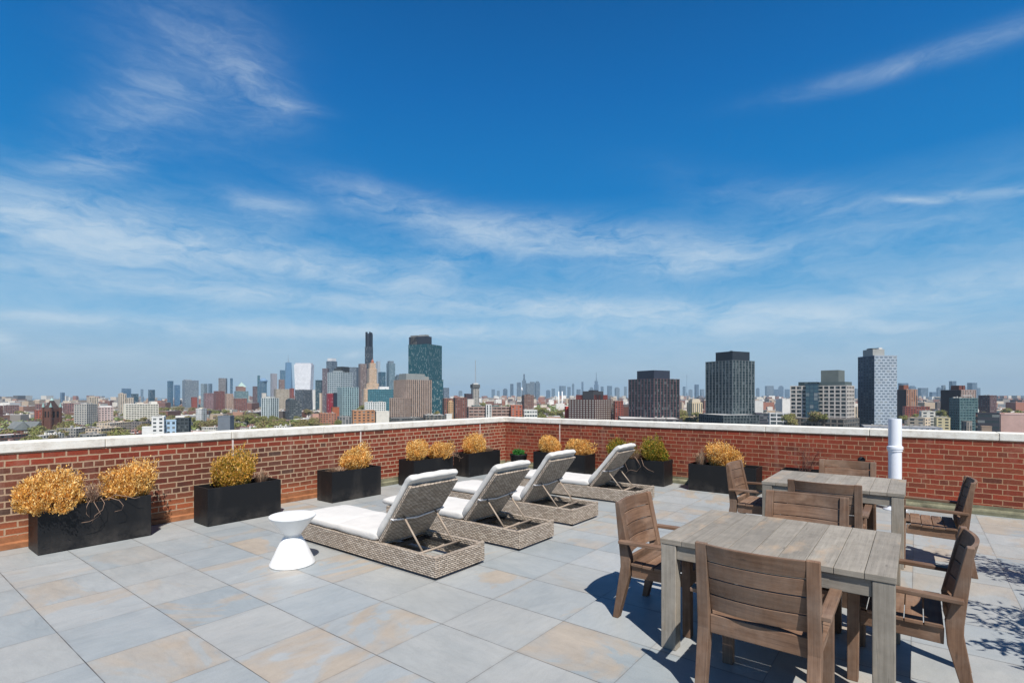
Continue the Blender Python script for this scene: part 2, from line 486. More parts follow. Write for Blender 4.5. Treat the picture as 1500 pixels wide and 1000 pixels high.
# ------------------------------------------------------------------ mesh building
class MB:
    def __init__(s):
        s.v, s.f, s.uv, s.mi = [], [], [], []

    def face(s, pts, uvs=None, mi=0):
        i = len(s.v)
        s.v += [tuple(p) for p in pts]
        s.f.append(tuple(range(i, i + len(pts))))
        s.uv.append(uvs or [(0, 0)] * len(pts))
        s.mi.append(mi)

    def grid(s, vs, fs, uvs=None, mi=0):
        i = len(s.v)
        s.v += [tuple(p) for p in vs]
        for k, f in enumerate(fs):
            s.f.append(tuple(i + j for j in f))
            s.uv.append(uvs[k] if uvs else [(0, 0)] * len(f))
            s.mi.append(mi)

    def box(s, x0, x1, y0, y1, z0, z1, Mx=None, mi=0, su=1, sv=1, faces='xXyYzZ'):
        P = [Vector((x, y, z)) for z in (z0, z1) for y in (y0, y1) for x in (x0, x1)]
        if Mx is not None:
            P = [Mx @ p for p in P]
        W, D, Hh = x1 - x0, y1 - y0, z1 - z0
        spec = {'z': ((0, 2, 3, 1), (W, D)), 'Z': ((4, 5, 7, 6), (W, D)), 'y': ((0, 1, 5, 4), (W, Hh)), 'X': ((1, 3, 7, 5), (D, Hh)),
                'Y': ((3, 2, 6, 7), (W, Hh)), 'x': ((2, 0, 4, 6), (D, Hh))}
        fs, us = [], []
        for k in faces:
            idx, (a, b) = spec[k]
            a, b = a * su, b * sv
            if k == 'z':
                uv = [(0, 0), (0, b), (a, b), (a, 0)]
            else:
                uv = [(0, 0), (a, 0), (a, b), (0, b)]
            fs.append(idx)
            us.append(uv)
        s.grid(P, fs, us, mi)

    def board(s, p0, p1, w, t, up=(0, 0, 1), mi=0):
        """plank from p0 to p1, w wide, t thick along up; u of the UV runs along it"""
        p0, p1, up = Vector(p0), Vector(p1), Vector(up)
        d = p1 - p0
        L = d.length
        d.normalize()
        side = up.cross(d).normalized()
        up = d.cross(side).normalized()
        c = []
        for q in (p0, p1):
            for a, b in ((-1, -1), (1, -1), (1, 1), (-1, 1)):
                c.append(q + side * (a * w / 2) + up * (b * t / 2))
        fs = [(3, 2, 1, 0), (4, 5, 6, 7)]
        us = [[(0, 0), (.03, 0), (.03, .03), (0, .03)]] * 2
        o = 0
        for k in range(4):
            k2 = (k + 1) % 4
            ww = w if k % 2 == 0 else t
            fs.append((k, k2, 4 + k2, 4 + k))
            us.append([(0, o), (0, o + ww), (L, o + ww), (L, o)])
            o += ww
        s.grid(c, fs, us, mi)

    def prism(s, poly, y0, y1, axis='x', mi=0):
        """poly: list of (a,b); extruded along axis between y0 and y1; a,b fill the other axes in order"""
        def mk(a, b, e):
            return {'x': (e, a, b), 'y': (a, e, b), 'z': (a, b, e)}[axis]
        n = len(poly)
        vs = [mk(a, b, y0) for a, b in poly] + [mk(a, b, y1) for a, b in poly]
        area = sum(poly[k][0] * poly[(k + 1) % n][1] - poly[(k + 1) % n][0] * poly[k][1] for k in range(n))
        fl = (area > 0) != (axis == 'y')
        f0 = tuple(range(n))[::-1] if fl else tuple(range(n))
        f1 = tuple(range(n, 2 * n)) if fl else tuple(range(n, 2 * n))[::-1]
        fs = [f0, f1]
        us = [[(poly[i][1], poly[i][0]) for i in f0], [(poly[i - n][1], poly[i - n][0]) for i in f1]]
        for k in range(n):
            k2 = (k + 1) % n
            q = (k, k2, n + k2, n + k) if fl else (k2, k, n + k, n + k2)
            fs.append(q)
            uvq = {k: (poly[k][1], 0), k2: (poly[k2][1], 0), n + k2: (poly[k2][1], abs(y1 - y0)), n + k: (poly[k][1], abs(y1 - y0))}
            us.append([uvq[i] for i in q])
        s.grid(vs, fs, us, mi)

    def tube(s, pts, r, n=6, mi=0, taper=None):
        pts = [Vector(p) for p in pts]
        vs, fs = [], []
        for i, p in enumerate(pts):
            d = (pts[min(i + 1, len(pts) - 1)] - pts[max(i - 1, 0)]).normalized()
            a = Vector((0, 0, 1)) if abs(d.z) < .9 else Vector((1, 0, 0))
            u = d.cross(a).normalized()
            v = d.cross(u)
            rr = r if taper is None else r + (taper - r) * i / (len(pts) - 1)
            for k in range(n):
                an = 2 * math.pi * k / n
                vs.append(p + u * math.cos(an) * rr + v * math.sin(an) * rr)
        for i in range(len(pts) - 1):
            for k in range(n):
                k2 = (k + 1) % n
                fs.append((i * n + k, (i + 1) * n + k, (i + 1) * n + k2, i * n + k2))
        fs.append(tuple(range(n)))
        fs.append(tuple(range((len(pts) - 1) * n, len(pts) * n))[::-1])
        s.grid(vs, fs, None, mi)

    def lathe(s, prof, n=48, c=(0, 0, 0), mi=0):
        vs, fs = [], []
        for r, z in prof:
            for k in range(n):
                an = 2 * math.pi * k / n
                vs.append((c[0] + r * math.cos(an), c[1] + r * math.sin(an), c[2] + z))
        for i in range(len(prof) - 1):
            for k in range(n):
                k2 = (k + 1) % n
                fs.append((i * n + k, i * n + k2, (i + 1) * n + k2, (i + 1) * n + k))
        fs.append(tuple(range(n))[::-1])
        fs.append(tuple(range((len(prof) - 1) * n, len(prof) * n)))
        s.grid(vs, fs, None, mi)

    def mesh(s, name, mats, smooth=False):
        me = bpy.data.meshes.new(name)
        me.from_pydata(s.v, [], s.f)
        lay = me.uv_layers.new(name='UVMap')
        flat = [c for uv in s.uv for q in uv for c in q]
        lay.data.foreach_set('uv', flat)
        for m in (mats if isinstance(mats, (list, tuple)) else [mats]):
            me.materials.append(m)
        me.polygons.foreach_set('material_index', s.mi)
        if smooth:
            me.polygons.foreach_set('use_smooth', [True] * len(me.polygons))
        me.update()
        return me

    def obj(s, name, mats, parent=None, smooth=False, bevel=0, seg=2):
        o = bpy.data.objects.new(name, s.mesh(name, mats, smooth))
        COL.objects.link(o)
        if parent:
            o.parent = parent
        if bevel:
            b = o.modifiers.new('bevel', 'BEVEL')
            b.width = bevel
            b.segments = seg
            b.limit_method = 'ANGLE'
            b.angle_limit = R(40)
        return o


def tag(o, label=None, cat=None, group=None, kind=None):
    if label:
        o['label'] = label
    if cat:
        o['category'] = cat
    if group:
        o['group'] = group
    if kind:
        o['kind'] = kind
    return o


def empty(name, loc=(0, 0, 0), rz=0, **kw):
    o = bpy.data.objects.new(name, None)
    o.empty_display_size = .2
    COL.objects.link(o)
    o.location = loc
    o.rotation_euler = (0, 0, rz)
    return tag(o, **kw)


def copy_tree(o, loc=None, rz=None, scale=None, **kw):
    c = o.copy()
    COL.objects.link(c)
    for ch in o.children:
        d = ch.copy()
        COL.objects.link(d)
        d.parent = c
        for g in ch.children:
            e = g.copy()
            COL.objects.link(e)
            e.parent = d
    if loc is not None:
        c.location = loc
    if rz is not None:
        c.rotation_euler = (0, 0, rz)
    if scale is not None:
        c.scale = scale if hasattr(scale, '__len__') else (scale,) * 3
    return tag(c, **kw)


# ------------------------------------------------------------------ the terrace
XW, YW = 10.1, 8.0           # inner faces of the right and left parapets
T = .32
b = MB()
b.box(-4, XW + T, -7, YW + T, GZ, 0)
tag(b.obj('terrace_floor', M['floor']), kind='structure')

# brick parapets: the terrace's own walls, each one thing
WT, CT = 1.065, .112         # brick top, coping thickness


def parapet(name, label, along, mat, flash, joints):
    e = empty(name, label=label, cat='wall', group='brick parapets around the terrace')
    w = MB()
    c = MB()
    fl = MB()
    jts = []
    if along == 'x':
        w.box(-4, XW + T, YW, YW + T, 0.0, WT)
        x = -4.0
        while x < XW + T + .03:
            x1 = min(x + 1.52, XW + T + .04)
            c.box(x + .003, x1 - .003, YW - .018, YW + T + .04, WT + .002, WT + CT)
            x += 1.52
        fl.prism([(YW - .05, .002), (YW, .002), (YW, .135), (YW - .012, .135), (YW - .012, .075), (YW - .035, .065), (YW - .05, .06)], -4, 5.9, 'x')
        g2 = MB()
        g2.prism([(YW - .05, .002), (YW, .002), (YW, .135), (YW - .012, .135), (YW - .012, .075), (YW - .035, .065), (YW - .05, .06)], 5.9, XW, 'x')
        for jx in joints:
            jt = MB()
            jts.append(jt)
            jt.box(jx - .012, jx + .012, YW - .004, YW + .01, .62 if jx < 4 else .2, WT - .002)
    else:
        w.box(XW, XW + T, -7, YW - .002, 0.0, WT)
        y = -7.0
        while y < YW - .03:
            y1 = min(y + 1.52, YW - .021)
            c.box(XW - .018, XW + T + .04, y + .003, y1 - .003, WT + .002, WT + CT - .002)
            y += 1.52
        fl.prism([(XW - .055, .002), (XW, .002), (XW, .13), (XW - .015, .13), (XW - .015, .085), (XW - .045, .07), (XW - .055, .05)], -7, YW - .05, 'y')
        g2 = None
        for jy in joints:
            jt = MB()
            jts.append(jt)
            jt.box(XW - .004, XW + .01, jy - .013, jy + .013, .3, WT - .002)
    w.obj('brickwork', mat, e)
    c.obj('coping', M['coping'], e, bevel=.008)
    fl.obj('flashing', flash, e)
    if g2:
        g2.obj('flashing', M['green_copper'], e)
    for jt in jts:
        jt.obj('expansion_joint', M['white_stain'], e)
    return e


parapet('brick_parapet', 'long red brick parapet with soot-darkened middle courses and brown copper flashing', 'x', M['brick_dark'], M['copper'], (3.62, 5.87, 9.16))
parapet('brick_parapet', 'long even red brick parapet with green copper flashing, behind the dining tables', 'y', M['brick_red'], M['green_copper'], (6.42,))

# small black vent cap on the wall behind the far table
b = MB()
b.lathe([(.0, 0), (.05, .0), (.055, .02), (.045, .05), (.02, .07), (.0, .075)], 16)
o = b.obj('wall_vent', M['dark_metal'], smooth=True)
o.location = (XW - .06, .70, .66)
tag(o, 'small black cap fixed on the brick wall behind the far table', 'vent cap')
b = MB()
b.box(-.012, .064, -.012, .012, -.02, .012)
b.obj('bracket', M['dark_metal'], o)

# white pvc pipe
e = empty('vent_pipe', (9.72, .26, 0), label='white plastic vent pipe with a collar standing by the brick wall', cat='pipe')
b = MB()
b.lathe([(.084, .0), (.084, 1.36), (.076, 1.36), (.076, 1.30)], 32)
b.obj('pipe', M['pvc'], e, smooth=True).modifiers.new('es', 'EDGE_SPLIT').split_angle = R(50)
b = MB()
b.lathe([(.086, .87), (.094, .875), (.094, .905), (.102, .91), (.102, .945), (.094, .95), (.086, .955)], 32)
b.obj('collar', M['pvc'], e, smooth=True).modifiers.new('es', 'EDGE_SPLIT').split_angle = R(50)
b = MB()
b.lathe([(.15, .002), (.15, .012), (.10, .03), (.086, .05)], 32)
b.obj('base_flange', M['pvc'], e, smooth=True)


# ------------------------------------------------------------------ chairs
CW = .61     # overall chair width


def make_chair():
    e = empty('garden_armchair')
    wd = M['chair_wood']
    hw = CW / 2
    pt = .062
    # rear posts (y toward the front)
    def Y(p):
        return .28 - p
    prof = [(Y(.568), 0), (Y(.476), .34), (Y(.466), .46), (Y(.556), .875), (Y(.560), .885), (Y(.592), .885), (Y(.590), .86), (Y(.548), .46), (Y(.546), .40), (Y(.612), 0)]
    for sx in (-1, 1):
        m = MB()
        x0 = sx * hw
        x1 = sx * (hw - pt)
        m.prism(prof, min(x0, x1), max(x0, x1), 'x')
        m.obj('leg', wd, e, bevel=.004)
        m = MB()
        m.prism([(Y(.012), 0), (Y(.068), 0), (Y(.075), .592), (Y(.012), .592)], min(x0, x1), max(x0, x1), 'x')
        m.obj('leg', wd, e, bevel=.004)
        m = MB()
        m.board((sx * (hw + .014), Y(-.015), .606), (sx * (hw + .014), Y(.545), .596), .060, .024)
        m.obj('armrest', wd, e, bevel=.004)
    # seat frame
    m = MB()
    for sx in (-1, 1):
        m.board((sx * (hw - .035), Y(.076), .385), (sx * (hw - .035), Y(.464), .375), .030, .088)
    m.board((-hw + pt + .001, Y(.045), .388), (hw - pt - .001, Y(.045), .388), .028, .088)
    m.board((-hw + pt + .001, Y(.506), .421), (hw - pt - .001, Y(.506), .421), .028, .102)
    m.obj('seat_frame', wd, e, bevel=.004)
    # seat slats
    m = MB()
    y = .02
    for k in range(5):
        z = .445 - .012 * math.sin((y + .045) / .5 * 3.1) - .01 * y / .45
        hwk = hw - .004 if .08 < y < .38 else hw - pt - .004
        m.board((-hwk, Y(y + .043), z), (hwk, Y(y + .043), z - .0), .084, .020)
        y += .089
    m.obj('seat', wd, e, bevel=.003)
    # curved back slats
    m = MB()
    n = 10
    edges = [(.498, .588), (.595, .685), (.692, .782), (.789, .882)]
    for z0, z1 in edges:
        def yc(z):
            return Y(.475 + (z - .46) * (.097 / .42) + .012)
        vs, fs, us = [], [], []
        for i in range(n + 1):
            u = -1 + 2 * i / n
            x = u * (hw - pt - .001)
            bul = -.034 * (1 - u * u)
            for (z, dy) in ((z0, -.011), (z0, .011), (z1, .011), (z1, -.011)):
                vs.append((x, yc(z) + bul + dy, z))
        L = 2 * hw / n
        for i in range(n):
            for k in range(4):
                k2 = (k + 1) % 4
                fs.append((i * 4 + k, i * 4 + k2, (i + 1) * 4 + k2, (i + 1) * 4 + k))
                hgt = {0: .02, 1: z1 - z0, 2: .02, 3: z1 - z0}[k]
                us.append([(i * L, k * .1), (i * L, k * .1 + hgt), ((i + 1) * L, k * .1 + hgt), ((i + 1) * L, k * .1)])
        fs.append((3, 2, 1, 0))
        us.append([(0, 0)] * 4)
        fs.append((n * 4, n * 4 + 1, n * 4 + 2, n * 4 + 3))
        us.append([(0, 0)] * 4)
        m.grid(vs, fs, us)
    m.obj('backrest', wd, e, bevel=.003)
    return e


chair = make_chair()
chairs = [
    (3.98, 1.525, math.pi, 'brown armchair at the left end of the near table, back slats letting light through'),
    (3.262, .68, -math.pi / 2, 'brown armchair in front of the near table, its slatted back to the camera'),
    (4.03, .065, 0, 'brown armchair at the right end of the near table, its side in full view'),
    (4.68, .735, math.pi / 2, 'brown armchair on the far side of the near table, only its upper slats seen'),
    (6.80, 1.49, math.pi, 'brown armchair at the left end of the far table, beside a long black planter'),
    (7.55, .70, math.pi / 2, 'brown armchair between the far table and the brick wall'),
    (6.03, .70, -math.pi / 2, 'brown armchair in front of the far table, back to the camera'),
    (6.80, -.115, .02, 'brown armchair at the right end of the far table, near the green flashing'),
]
for i, (x, y, rz, lb) in enumerate(chairs):
    c = chair if i == 0 else copy_tree(chair)
    c.location = (x, y, 0)
    c.rotation_euler = (0, 0, rz)
    tag(c, lb, 'chair', 'slatted armchairs around the dining tables')


# ------------------------------------------------------------------ tables
def make_table():
    e = empty('dining_table')
    wd = M['table_wood']
    lx, ly = .565, .648
    m = MB()
    n = 9
    wy = 2 * ly / n
    rr = random.Random(4)
    for k in range(n):
        yc = -ly + wy * (k + .5)
        m.board((-lx + rr.uniform(0, .002), yc, .722), (lx - rr.uniform(0, .002), yc, .722 + rr.uniform(-.0008, .0008)), wy - .0025, .036)
    m.obj('tabletop', wd, e, bevel=.003)
    for sx in (-1, 1):
        for sy in (-1, 1):
            m = MB()
            x0, x1 = sx * (lx - .006), sx * (lx - .096)
            y0, y1 = sy * (ly - .006), sy * (ly - .108)
            ym = sy * (ly - .112)
            m.board(((x0 + x1) / 2, (y0 + y1) / 2, 0.0), ((x0 + x1) / 2, (y0 + y1) / 2, .703), .102 if True else 0, .092, up=(1, 0, 0))
            m.obj('leg', wd, e, bevel=.005)
    m = MB()
    for sy in (-1, 1):
        m.board((-lx + .097, sy * (ly - .034), .655), (lx - .097, sy * (ly - .034), .655), .03, .092)
    for sx in (-1, 1):
        m.board((sx * (lx - .034), -ly + .109, .655), (sx * (lx - .034), ly - .109, .655), .03, .092)
    m.obj('apron', wd, e, bevel=.003)
    return e


tb = make_table()
tb.location = (3.995, .732, 0)
tag(tb, 'large grey weathered wooden dining table closest to the camera', 'table', 'grey wooden dining tables')
copy_tree(tb, (6.975, .742, 0), label='grey weathered wooden dining table farther back, near the white pipe', cat='table', group='grey wooden dining tables')


# ------------------------------------------------------------------ loungers
def cushion(m, sections, w, n=10, crown=.018, side=.02):
    """sections: list of (y, z_bottom, thickness) along the length; a soft rounded slab of width w"""
    prof = [(-1, .5), (-.985, .18), (-.94, .03), (-.85, 0), (-.5, 0), (0, 0), (.5, 0), (.85, 0), (.94, .03), (.985, .18), (1, .5), (.985, .84), (.94, .965), (.85, 1), (.5, 1.0), (0, 1.0), (-.5, 1.0), (-.85, 1), (-.94, .965), (-.985, .84)]
    vs, fs = [], []
    K = len(prof)
    for (p, nrm, th, sc) in sections:
        for u, t in prof:
            cr = crown * (1 - u * u) if t > .9 else 0
            x = u * w / 2 * (1 - (1 - sc) * .12)
            tt = .5 + (t - .5) * sc
            vs.append(Vector(p) + Vector(nrm) * (tt * th + cr * sc) + Vector((x, 0, 0)))
    for i in range(len(sections) - 1):
        for k in range(K):
            k2 = (k + 1) % K
            fs.append((i * K + k, i * K + k2, (i + 1) * K + k2, (i + 1) * K + k))
    fs.append(tuple(range(K))[::-1])
    fs.append(tuple(range((len(sections) - 1) * K, len(sections) * K)))
    m.grid([tuple(v) for v in vs], fs)


def soft(o):
    s = o.modifiers.new('sub', 'SUBSURF')
    s.levels = s.render_levels = 2
    tx = bpy.data.textures.get('wrinkle') or bpy.data.textures.new('wrinkle', 'CLOUDS')
    tx.noise_scale = .16
    d = o.modifiers.new('wrinkle', 'DISPLACE')
    d.texture = tx
    d.strength = .022
    d.mid_level = .5
    return o


def make_lounger(ang, variant):
    """local: x across (0..w), y from the head end (0) toward the foot (2.25)"""
    e = empty('sun_lounger')
    w, L, zt = .69, 2.26, .215
    hy = .83            # hinge
    m = MB()
    t = .045
    def wb(*a):
        m.box(*a)
    wb(0, t, 0, L, .025, zt)
    wb(w - t, w, 0, L, .025, zt)
    wb(t + .001, w - t - .001, 0, t, .025, zt - .006)
    wb(t + .001, w - t - .001, L - t, L, .025, zt - .002)
    # the raised ends of the rear rail, and the slung seat deck
    wb(.0, .10, -.001, t + .001, zt - .007, zt + .006)
    wb(w - .10, w, -.001, t + .001, zt - .007, zt + .006)
    m.box(t + .001, w - t - .001, hy, L - t - .001, zt - .04, zt - .004)
    m.obj('frame', M['wicker'], e, bevel=.008)
    # dark inner rails
    m = MB()
    for x in (t + .02, w - t - .02):
        m.box(x - .012, x + .012, t + .002, hy - .002, .135, .160)
    m.box(t + .033, w - t - .033, hy - .03, hy - .004, .12, .16)
    m.box(t + .033, w - t - .033, .40, .425, .03, .05)
    m.obj('inner_rail', M['dark_metal'], e)
    # back
    a = ang
    dirv = Vector((0, -math.cos(a), math.sin(a)))       # up along the back
    nrm = Vector((0, math.sin(a), math.cos(a)))         # toward the sitter
    base = Vector((0, hy, zt + .005))
    BL = .76
    m = MB()
    Mx = Matrix(((1, 0, 0, 0), (0, dirv.y, nrm.y, base.y), (0, dirv.z, nrm.z, base.z), (0, 0, 0, 1)))
    m.box(.012, w - .012, 0, BL, -.022, .018, Mx)
    m.obj('backrest', M['wicker'], e, bevel=.008)
    # strut
    m = MB()
    top = base + dirv * .36 - nrm * .030
    foot = Vector((0, .30, .19))
    for x in (.13, w - .13):
        m.tube([(x, top.y, top.z), (x, foot.y + .02, foot.z)], .0105, 8)
    m.tube([(.05, foot.y, foot.z - .005), (w - .05, foot.y, foot.z - .005)], .0115, 8)
    m.tube([(w * .62, foot.y + .02, foot.z), (w * .62, foot.y + .22, .09)], .009, 8)
    m.obj('support_strut', M['metal'], e, smooth=True)
    # strap around the back
    m = MB()
    sl = .36 if variant % 2 else .33
    for (u0, x0, n0), (u1, x1, n1) in (((sl, .004, .0), (sl + .015, .004, -.034)), ((sl + .015, .004, -.034), (sl - .03, w * .5, -.030)), ((sl - .03, w * .5, -.030), (sl + .03, w - .004, -.034)), ((sl + .03, w - .004, -.034), (sl + .02, w - .004, .0))):
        A1 = base + dirv * u0 + nrm * n0 + Vector((x0, 0, 0))
        B1 = base + dirv * u1 + nrm * n1 + Vector((x1, 0, 0))
        m.board(A1, B1, .022, .004, up=nrm)
    m.obj('strap', M['strap'], e)
    # cushions
    m = MB()
    th = .084
    secs = []
    ys = [L + .11, L + .10, L + .06, 1.85, 1.58, 1.55, 1.52, 1.2, .95, hy + .07, hy + .03, hy + .02]
    scs = [.35, .75, .98, 1, 1, .86, 1, 1, 1, .98, .75, .4]
    for y, sc in zip(ys, scs):
        secs.append(((w / 2, y, zt + .004), (0, 0, 1), th, sc))
    cushion(m, secs, w + .01)
    sc_ = m.obj('seat_cushion', M['fabric'], e, smooth=True)
    soft(sc_)
    m = MB()
    secs = []
    for u, sc in ((.0, .4), (.01, .8), (.05, 1), (.22, 1), (.45, 1), (.62, 1), (.72, .98), (.775, .93)):
        p = base + dirv * u + nrm * .022
        secs.append(((w / 2, p.y, p.z), tuple(nrm), .078, sc))
    # the pad folds over the top of the back
    p = base + dirv * .82 + nrm * .0
    secs.append(((w / 2, p.y, p.z), tuple((nrm + dirv * .3).normalized()), .085, .85))
    p = base + dirv * .835 - nrm * .005
    secs.append(((w / 2, p.y, p.z), tuple((nrm * .9 + dirv * .45).normalized()), .07, .45))
    cushion(m, secs, w - .01, crown=.012)
    soft(m.obj('back_cushion', M['fabric'], e, smooth=True))
    for x in (.06, w - .06):
        for y in (.06, L - .06):
            m = MB()
            m.lathe([(.018, 0), (.018, .024)], 12, (x, y, 0))
            m.obj('foot', M['dark_metal'], e)
    return e


lg = [(3.385, 3.495, 0, 53, 'wicker sun lounger closest to the camera, beside the white side table'),
      (4.595, 3.44, 0, 51, 'wicker sun lounger second from the white side table, its seat pad folded at a seam'),
      (5.895, 3.545, 0, 53, 'wicker sun lounger third from the white side table, between two others'),
      (7.62, 3.42, .02, 50, 'wicker sun lounger farthest from the side table, in front of the planter with green bushes')]
for i, (x, y, rz, an, lb) in enumerate(lg):
    c = make_lounger(R(an), i)
    c.location = (x, y, 0)
    c.rotation_euler = (0, 0, rz)
    tag(c, lb, 'sun lounger', 'wicker sun loungers in a row')

# hourglass side table
e = empty('side_table', (2.86, 5.02, 0), label='round white hourglass side table beside the first lounger', cat='side table')
m = MB()
m.lathe([(.212, 0), (.220, .004), (.219, .012), (.198, .05), (.172, .10), (.148, .15), (.122, .195), (.100, .228), (.084, .25)], 64)
m.obj('base', M['plastic'], e, smooth=True)
m = MB()
m.lathe([(.080, .25), (.078, .270), (.088, .280), (.150, .350), (.208, .415), (.222, .430), (.224, .44), (.220, .446), (.212, .448), (.0, .447)], 64)
m.obj('tabletop', M['plastic'], e, smooth=True)


# ------------------------------------------------------------------ planters and shrubs
def planter(label, x0, x1, y0, y1, h, group='black rectangular planters along the parapets'):
    e = empty('planter', ((x0 + x1) / 2, (y0 + y1) / 2, 0), label=label, cat='planter', group=group)
    hx, hy, t = (x1 - x0) / 2, (y1 - y0) / 2, .022
    m = MB()
    m.box(-hx, hx, -hy, -hy + t, .008, h)
    m.box(-hx, hx, hy - t, hy, .008, h)
    m.box(-hx, -hx + t, -hy + t + .0005, hy - t - .0005, .008, h - .0005)
    m.box(hx - t, hx, -hy + t + .0005, hy - t - .0005, .008, h - .0005)
    m.box(-hx + .012, hx - .012, -hy + .012, hy - .012, .0, .05)
    m.obj('box', M['planter'], e, bevel=.003)
    m = MB()
    n = 10
    vs = [(-hx + t + .001 + (2 * hx - 2 * t - .002) * i / n, -hy + t + .001 + (2 * hy - 2 * t - .002) * j / n, h - .07 + random.uniform(-.012, .012)) for j in range(n + 1) for i in range(n + 1)]
    fs = [(j * (n + 1) + i, j * (n + 1) + i + 1, (j + 1) * (n + 1) + i + 1, (j + 1) * (n + 1) + i) for j in range(n) for i in range(n)]
    m.grid(vs, fs)
    m.obj('soil', M['soil'], e, smooth=True)
    return e


planter('black planter holding two golden bushes with curling dead vines between', 1.34, 2.385, 7.40, 7.84, .495)
planter('black planter under the speckled gold and green bush', 2.98, 3.97, 7.28, 7.71, .495)
planter('black planter with one small golden bush and an empty right end', 4.84, 5.80, 7.33, 7.75, .492)
planter('black planter with a dense golden bush and a browner one, behind the loungers', 6.62, 7.66, 7.40, 7.84, .492)
planter('black planter with one golden bush, next to the small pot in the corner', 8.12, 9.16, 7.40, 7.84, .492)
planter('black planter with two golden bushes, just right of the wall corner', 9.48, 9.93, 5.42, 6.72, .475)
planter('black planter with two half-green bushes behind the last lounger', 9.50, 9.95, 3.745, 4.95, .475)
planter('black planter with a golden bush and pale dry grass, left of the far table', 9.49, 9.94, 2.14, 3.285, .475)
planter('black planter with bare reddish twigs behind the far table', 9.50, 9.94, .92, 1.78, .49)
e = empty('flower_pot', (9.42, 7.08, 0), label='small dark round pot with a fresh green plant in the corner', cat='flower pot')
m = MB()
m.lathe([(.15, 0), (.155, .02), (.19, .36), (.20, .37), (.20, .40), (.185, .40), (.18, .36)], 32)
m.obj('pot', M['planter'], e, smooth=True)
m = MB()
m.lathe([(.18, .33), (.18, .355)], 24)
m.obj('soil', M['soil'], e)


def leafq(m, p, d, sz, rnd, narrow=.5):
    """a small folded leaf at p pointing along d"""
    d = d.normalized()
    a = Vector((rnd.uniform(-1, 1), rnd.uniform(-1, 1), rnd.uniform(-1, 1)))
    s = d.cross(a)
    if s.length < 1e-3:
        return
    s.normalize()
    n = d.cross(s)
    w = sz * narrow
    m.face([p, p + d * sz * .5 + s * w * .5 + n * sz * .08, p + d * sz, p + d * sz * .5 - s * w * .5 + n * sz * .08])


def shrub_mesh(seed, rx, ry, rz, twigs=420, leaf=.027, name='foliage', ragged=.46, per=21):
    rnd = random.Random(seed)
    m, st = MB(), MB()
    lobes = [(rnd.uniform(0, 6.28), rnd.uniform(-.2, 1), rnd.uniform(.0, ragged)) for _ in range(9)]
    for _ in range(twigs):
        th = rnd.uniform(0, 6.283)
        ph = math.asin(rnd.uniform(-.42, 1))
        v = Vector((math.cos(th) * math.cos(ph), math.sin(th) * math.cos(ph), math.sin(ph)))
        k = 1.0
        for (lt, lp, la) in lobes:
            lv = Vector((math.cos(lt) * math.cos(lp), math.sin(lt) * math.cos(lp), math.sin(lp)))
            k += la * max(0, v.dot(lv)) ** 5 - la * .25
        k *= rnd.uniform(.70, 1.04) if rnd.random() < .85 else rnd.uniform(1.0, 1.13)
        tip = Vector((v.x * rx * k, v.y * ry * k, max(-.02, .30 * rz + v.z * rz * .74 * k)))
        base = Vector((v.x * rx * .18, v.y * ry * .18, -.03))
        mid = base.lerp(tip, .55) + Vector((0, 0, -.05 * rz))
        pts = [base, mid, tip]
        if rnd.random() < .22:
            st.tube([tuple(q) for q in pts], .0035, 3, taper=.0012)
        L = (tip - mid).length
        dirn = ((tip - mid).normalized() + Vector((0, 0, .45))).normalized()
        # a spray of leaves round the outer part of the twig
        side = dirn.cross(Vector((rnd.uniform(-1, 1), rnd.uniform(-1, 1), .1))).normalized()
        for q in range(per):
            f = rnd.random() ** .75
            c = mid.lerp(tip, f) + Vector((rnd.gauss(0, .012), rnd.gauss(0, .012), rnd.gauss(0, .012)))
            ld = dirn * .8 + Vector((rnd.uniform(-1, 1), rnd.uniform(-1, 1), rnd.uniform(-.5, 1))) * .7
            leafq(m, c, ld, leaf * rnd.uniform(.6, 1.3), rnd, .50)
    return m, st


def shrub(label, loc, r, kind, mat, seed, tint=1.0, twigs=430):
    e = empty('boxwood_shrub', loc, random.uniform(0, .4), label=label, cat='shrub', group='dried boxwood shrubs in the planters')
    m, st = shrub_mesh(seed, r[0] * 1.10, r[1] * 1.06, r[2] * 1.02, twigs)
    m.obj('foliage', M[mat], e)
    st.obj('branches', M['twig'], e)
    return e


TZ = .44
shrub('broad golden shrub at the left end of the leftmost planter', (1.46, 7.58, TZ), (0.45, 0.29, 0.46), 0, 'gold_leaf', 1, twigs=900)
shrub('compact golden shrub at the right end of the leftmost planter', (2.23, 7.60, TZ), (0.33, 0.26, 0.47), 0, 'gold_leaf', 2, twigs=760)
shrub('rounded shrub speckled gold and olive in the second planter', (3.40, 7.50, TZ), (0.4, 0.28, 0.52), 0, 'mixed_leaf', 3, twigs=950)
shrub('small golden shrub in front of the sooty bricks, third planter', (5.36, 7.55, TZ), (0.385, 0.25, 0.45), 0, 'gold_leaf', 4, twigs=760)
shrub('dense round golden shrub left in the planter behind the loungers', (6.86, 7.60, TZ), (0.32, 0.26, 0.46), 0, 'gold_leaf', 5, twigs=700)
shrub('loose brownish golden shrub beside the denser one behind the loungers', (7.42, 7.62, TZ), (0.32, 0.25, 0.43), 0, 'gold_leaf', 6, twigs=460)
shrub('golden shrub nearest to the wall corner, above the small pot', (8.58, 7.60, TZ), (0.36, 0.28, 0.51), 0, 'gold_leaf', 7, twigs=760)
shrub('left golden shrub of the planter just right of the corner', (9.72, 6.42, TZ - .02), (0.25, 0.34, 0.48), 0, 'gold_leaf', 8, twigs=700)
shrub('right golden shrub of the planter just right of the corner', (9.72, 5.78, TZ - .02), (0.25, 0.39, 0.46), 0, 'gold_leaf', 9, twigs=740)
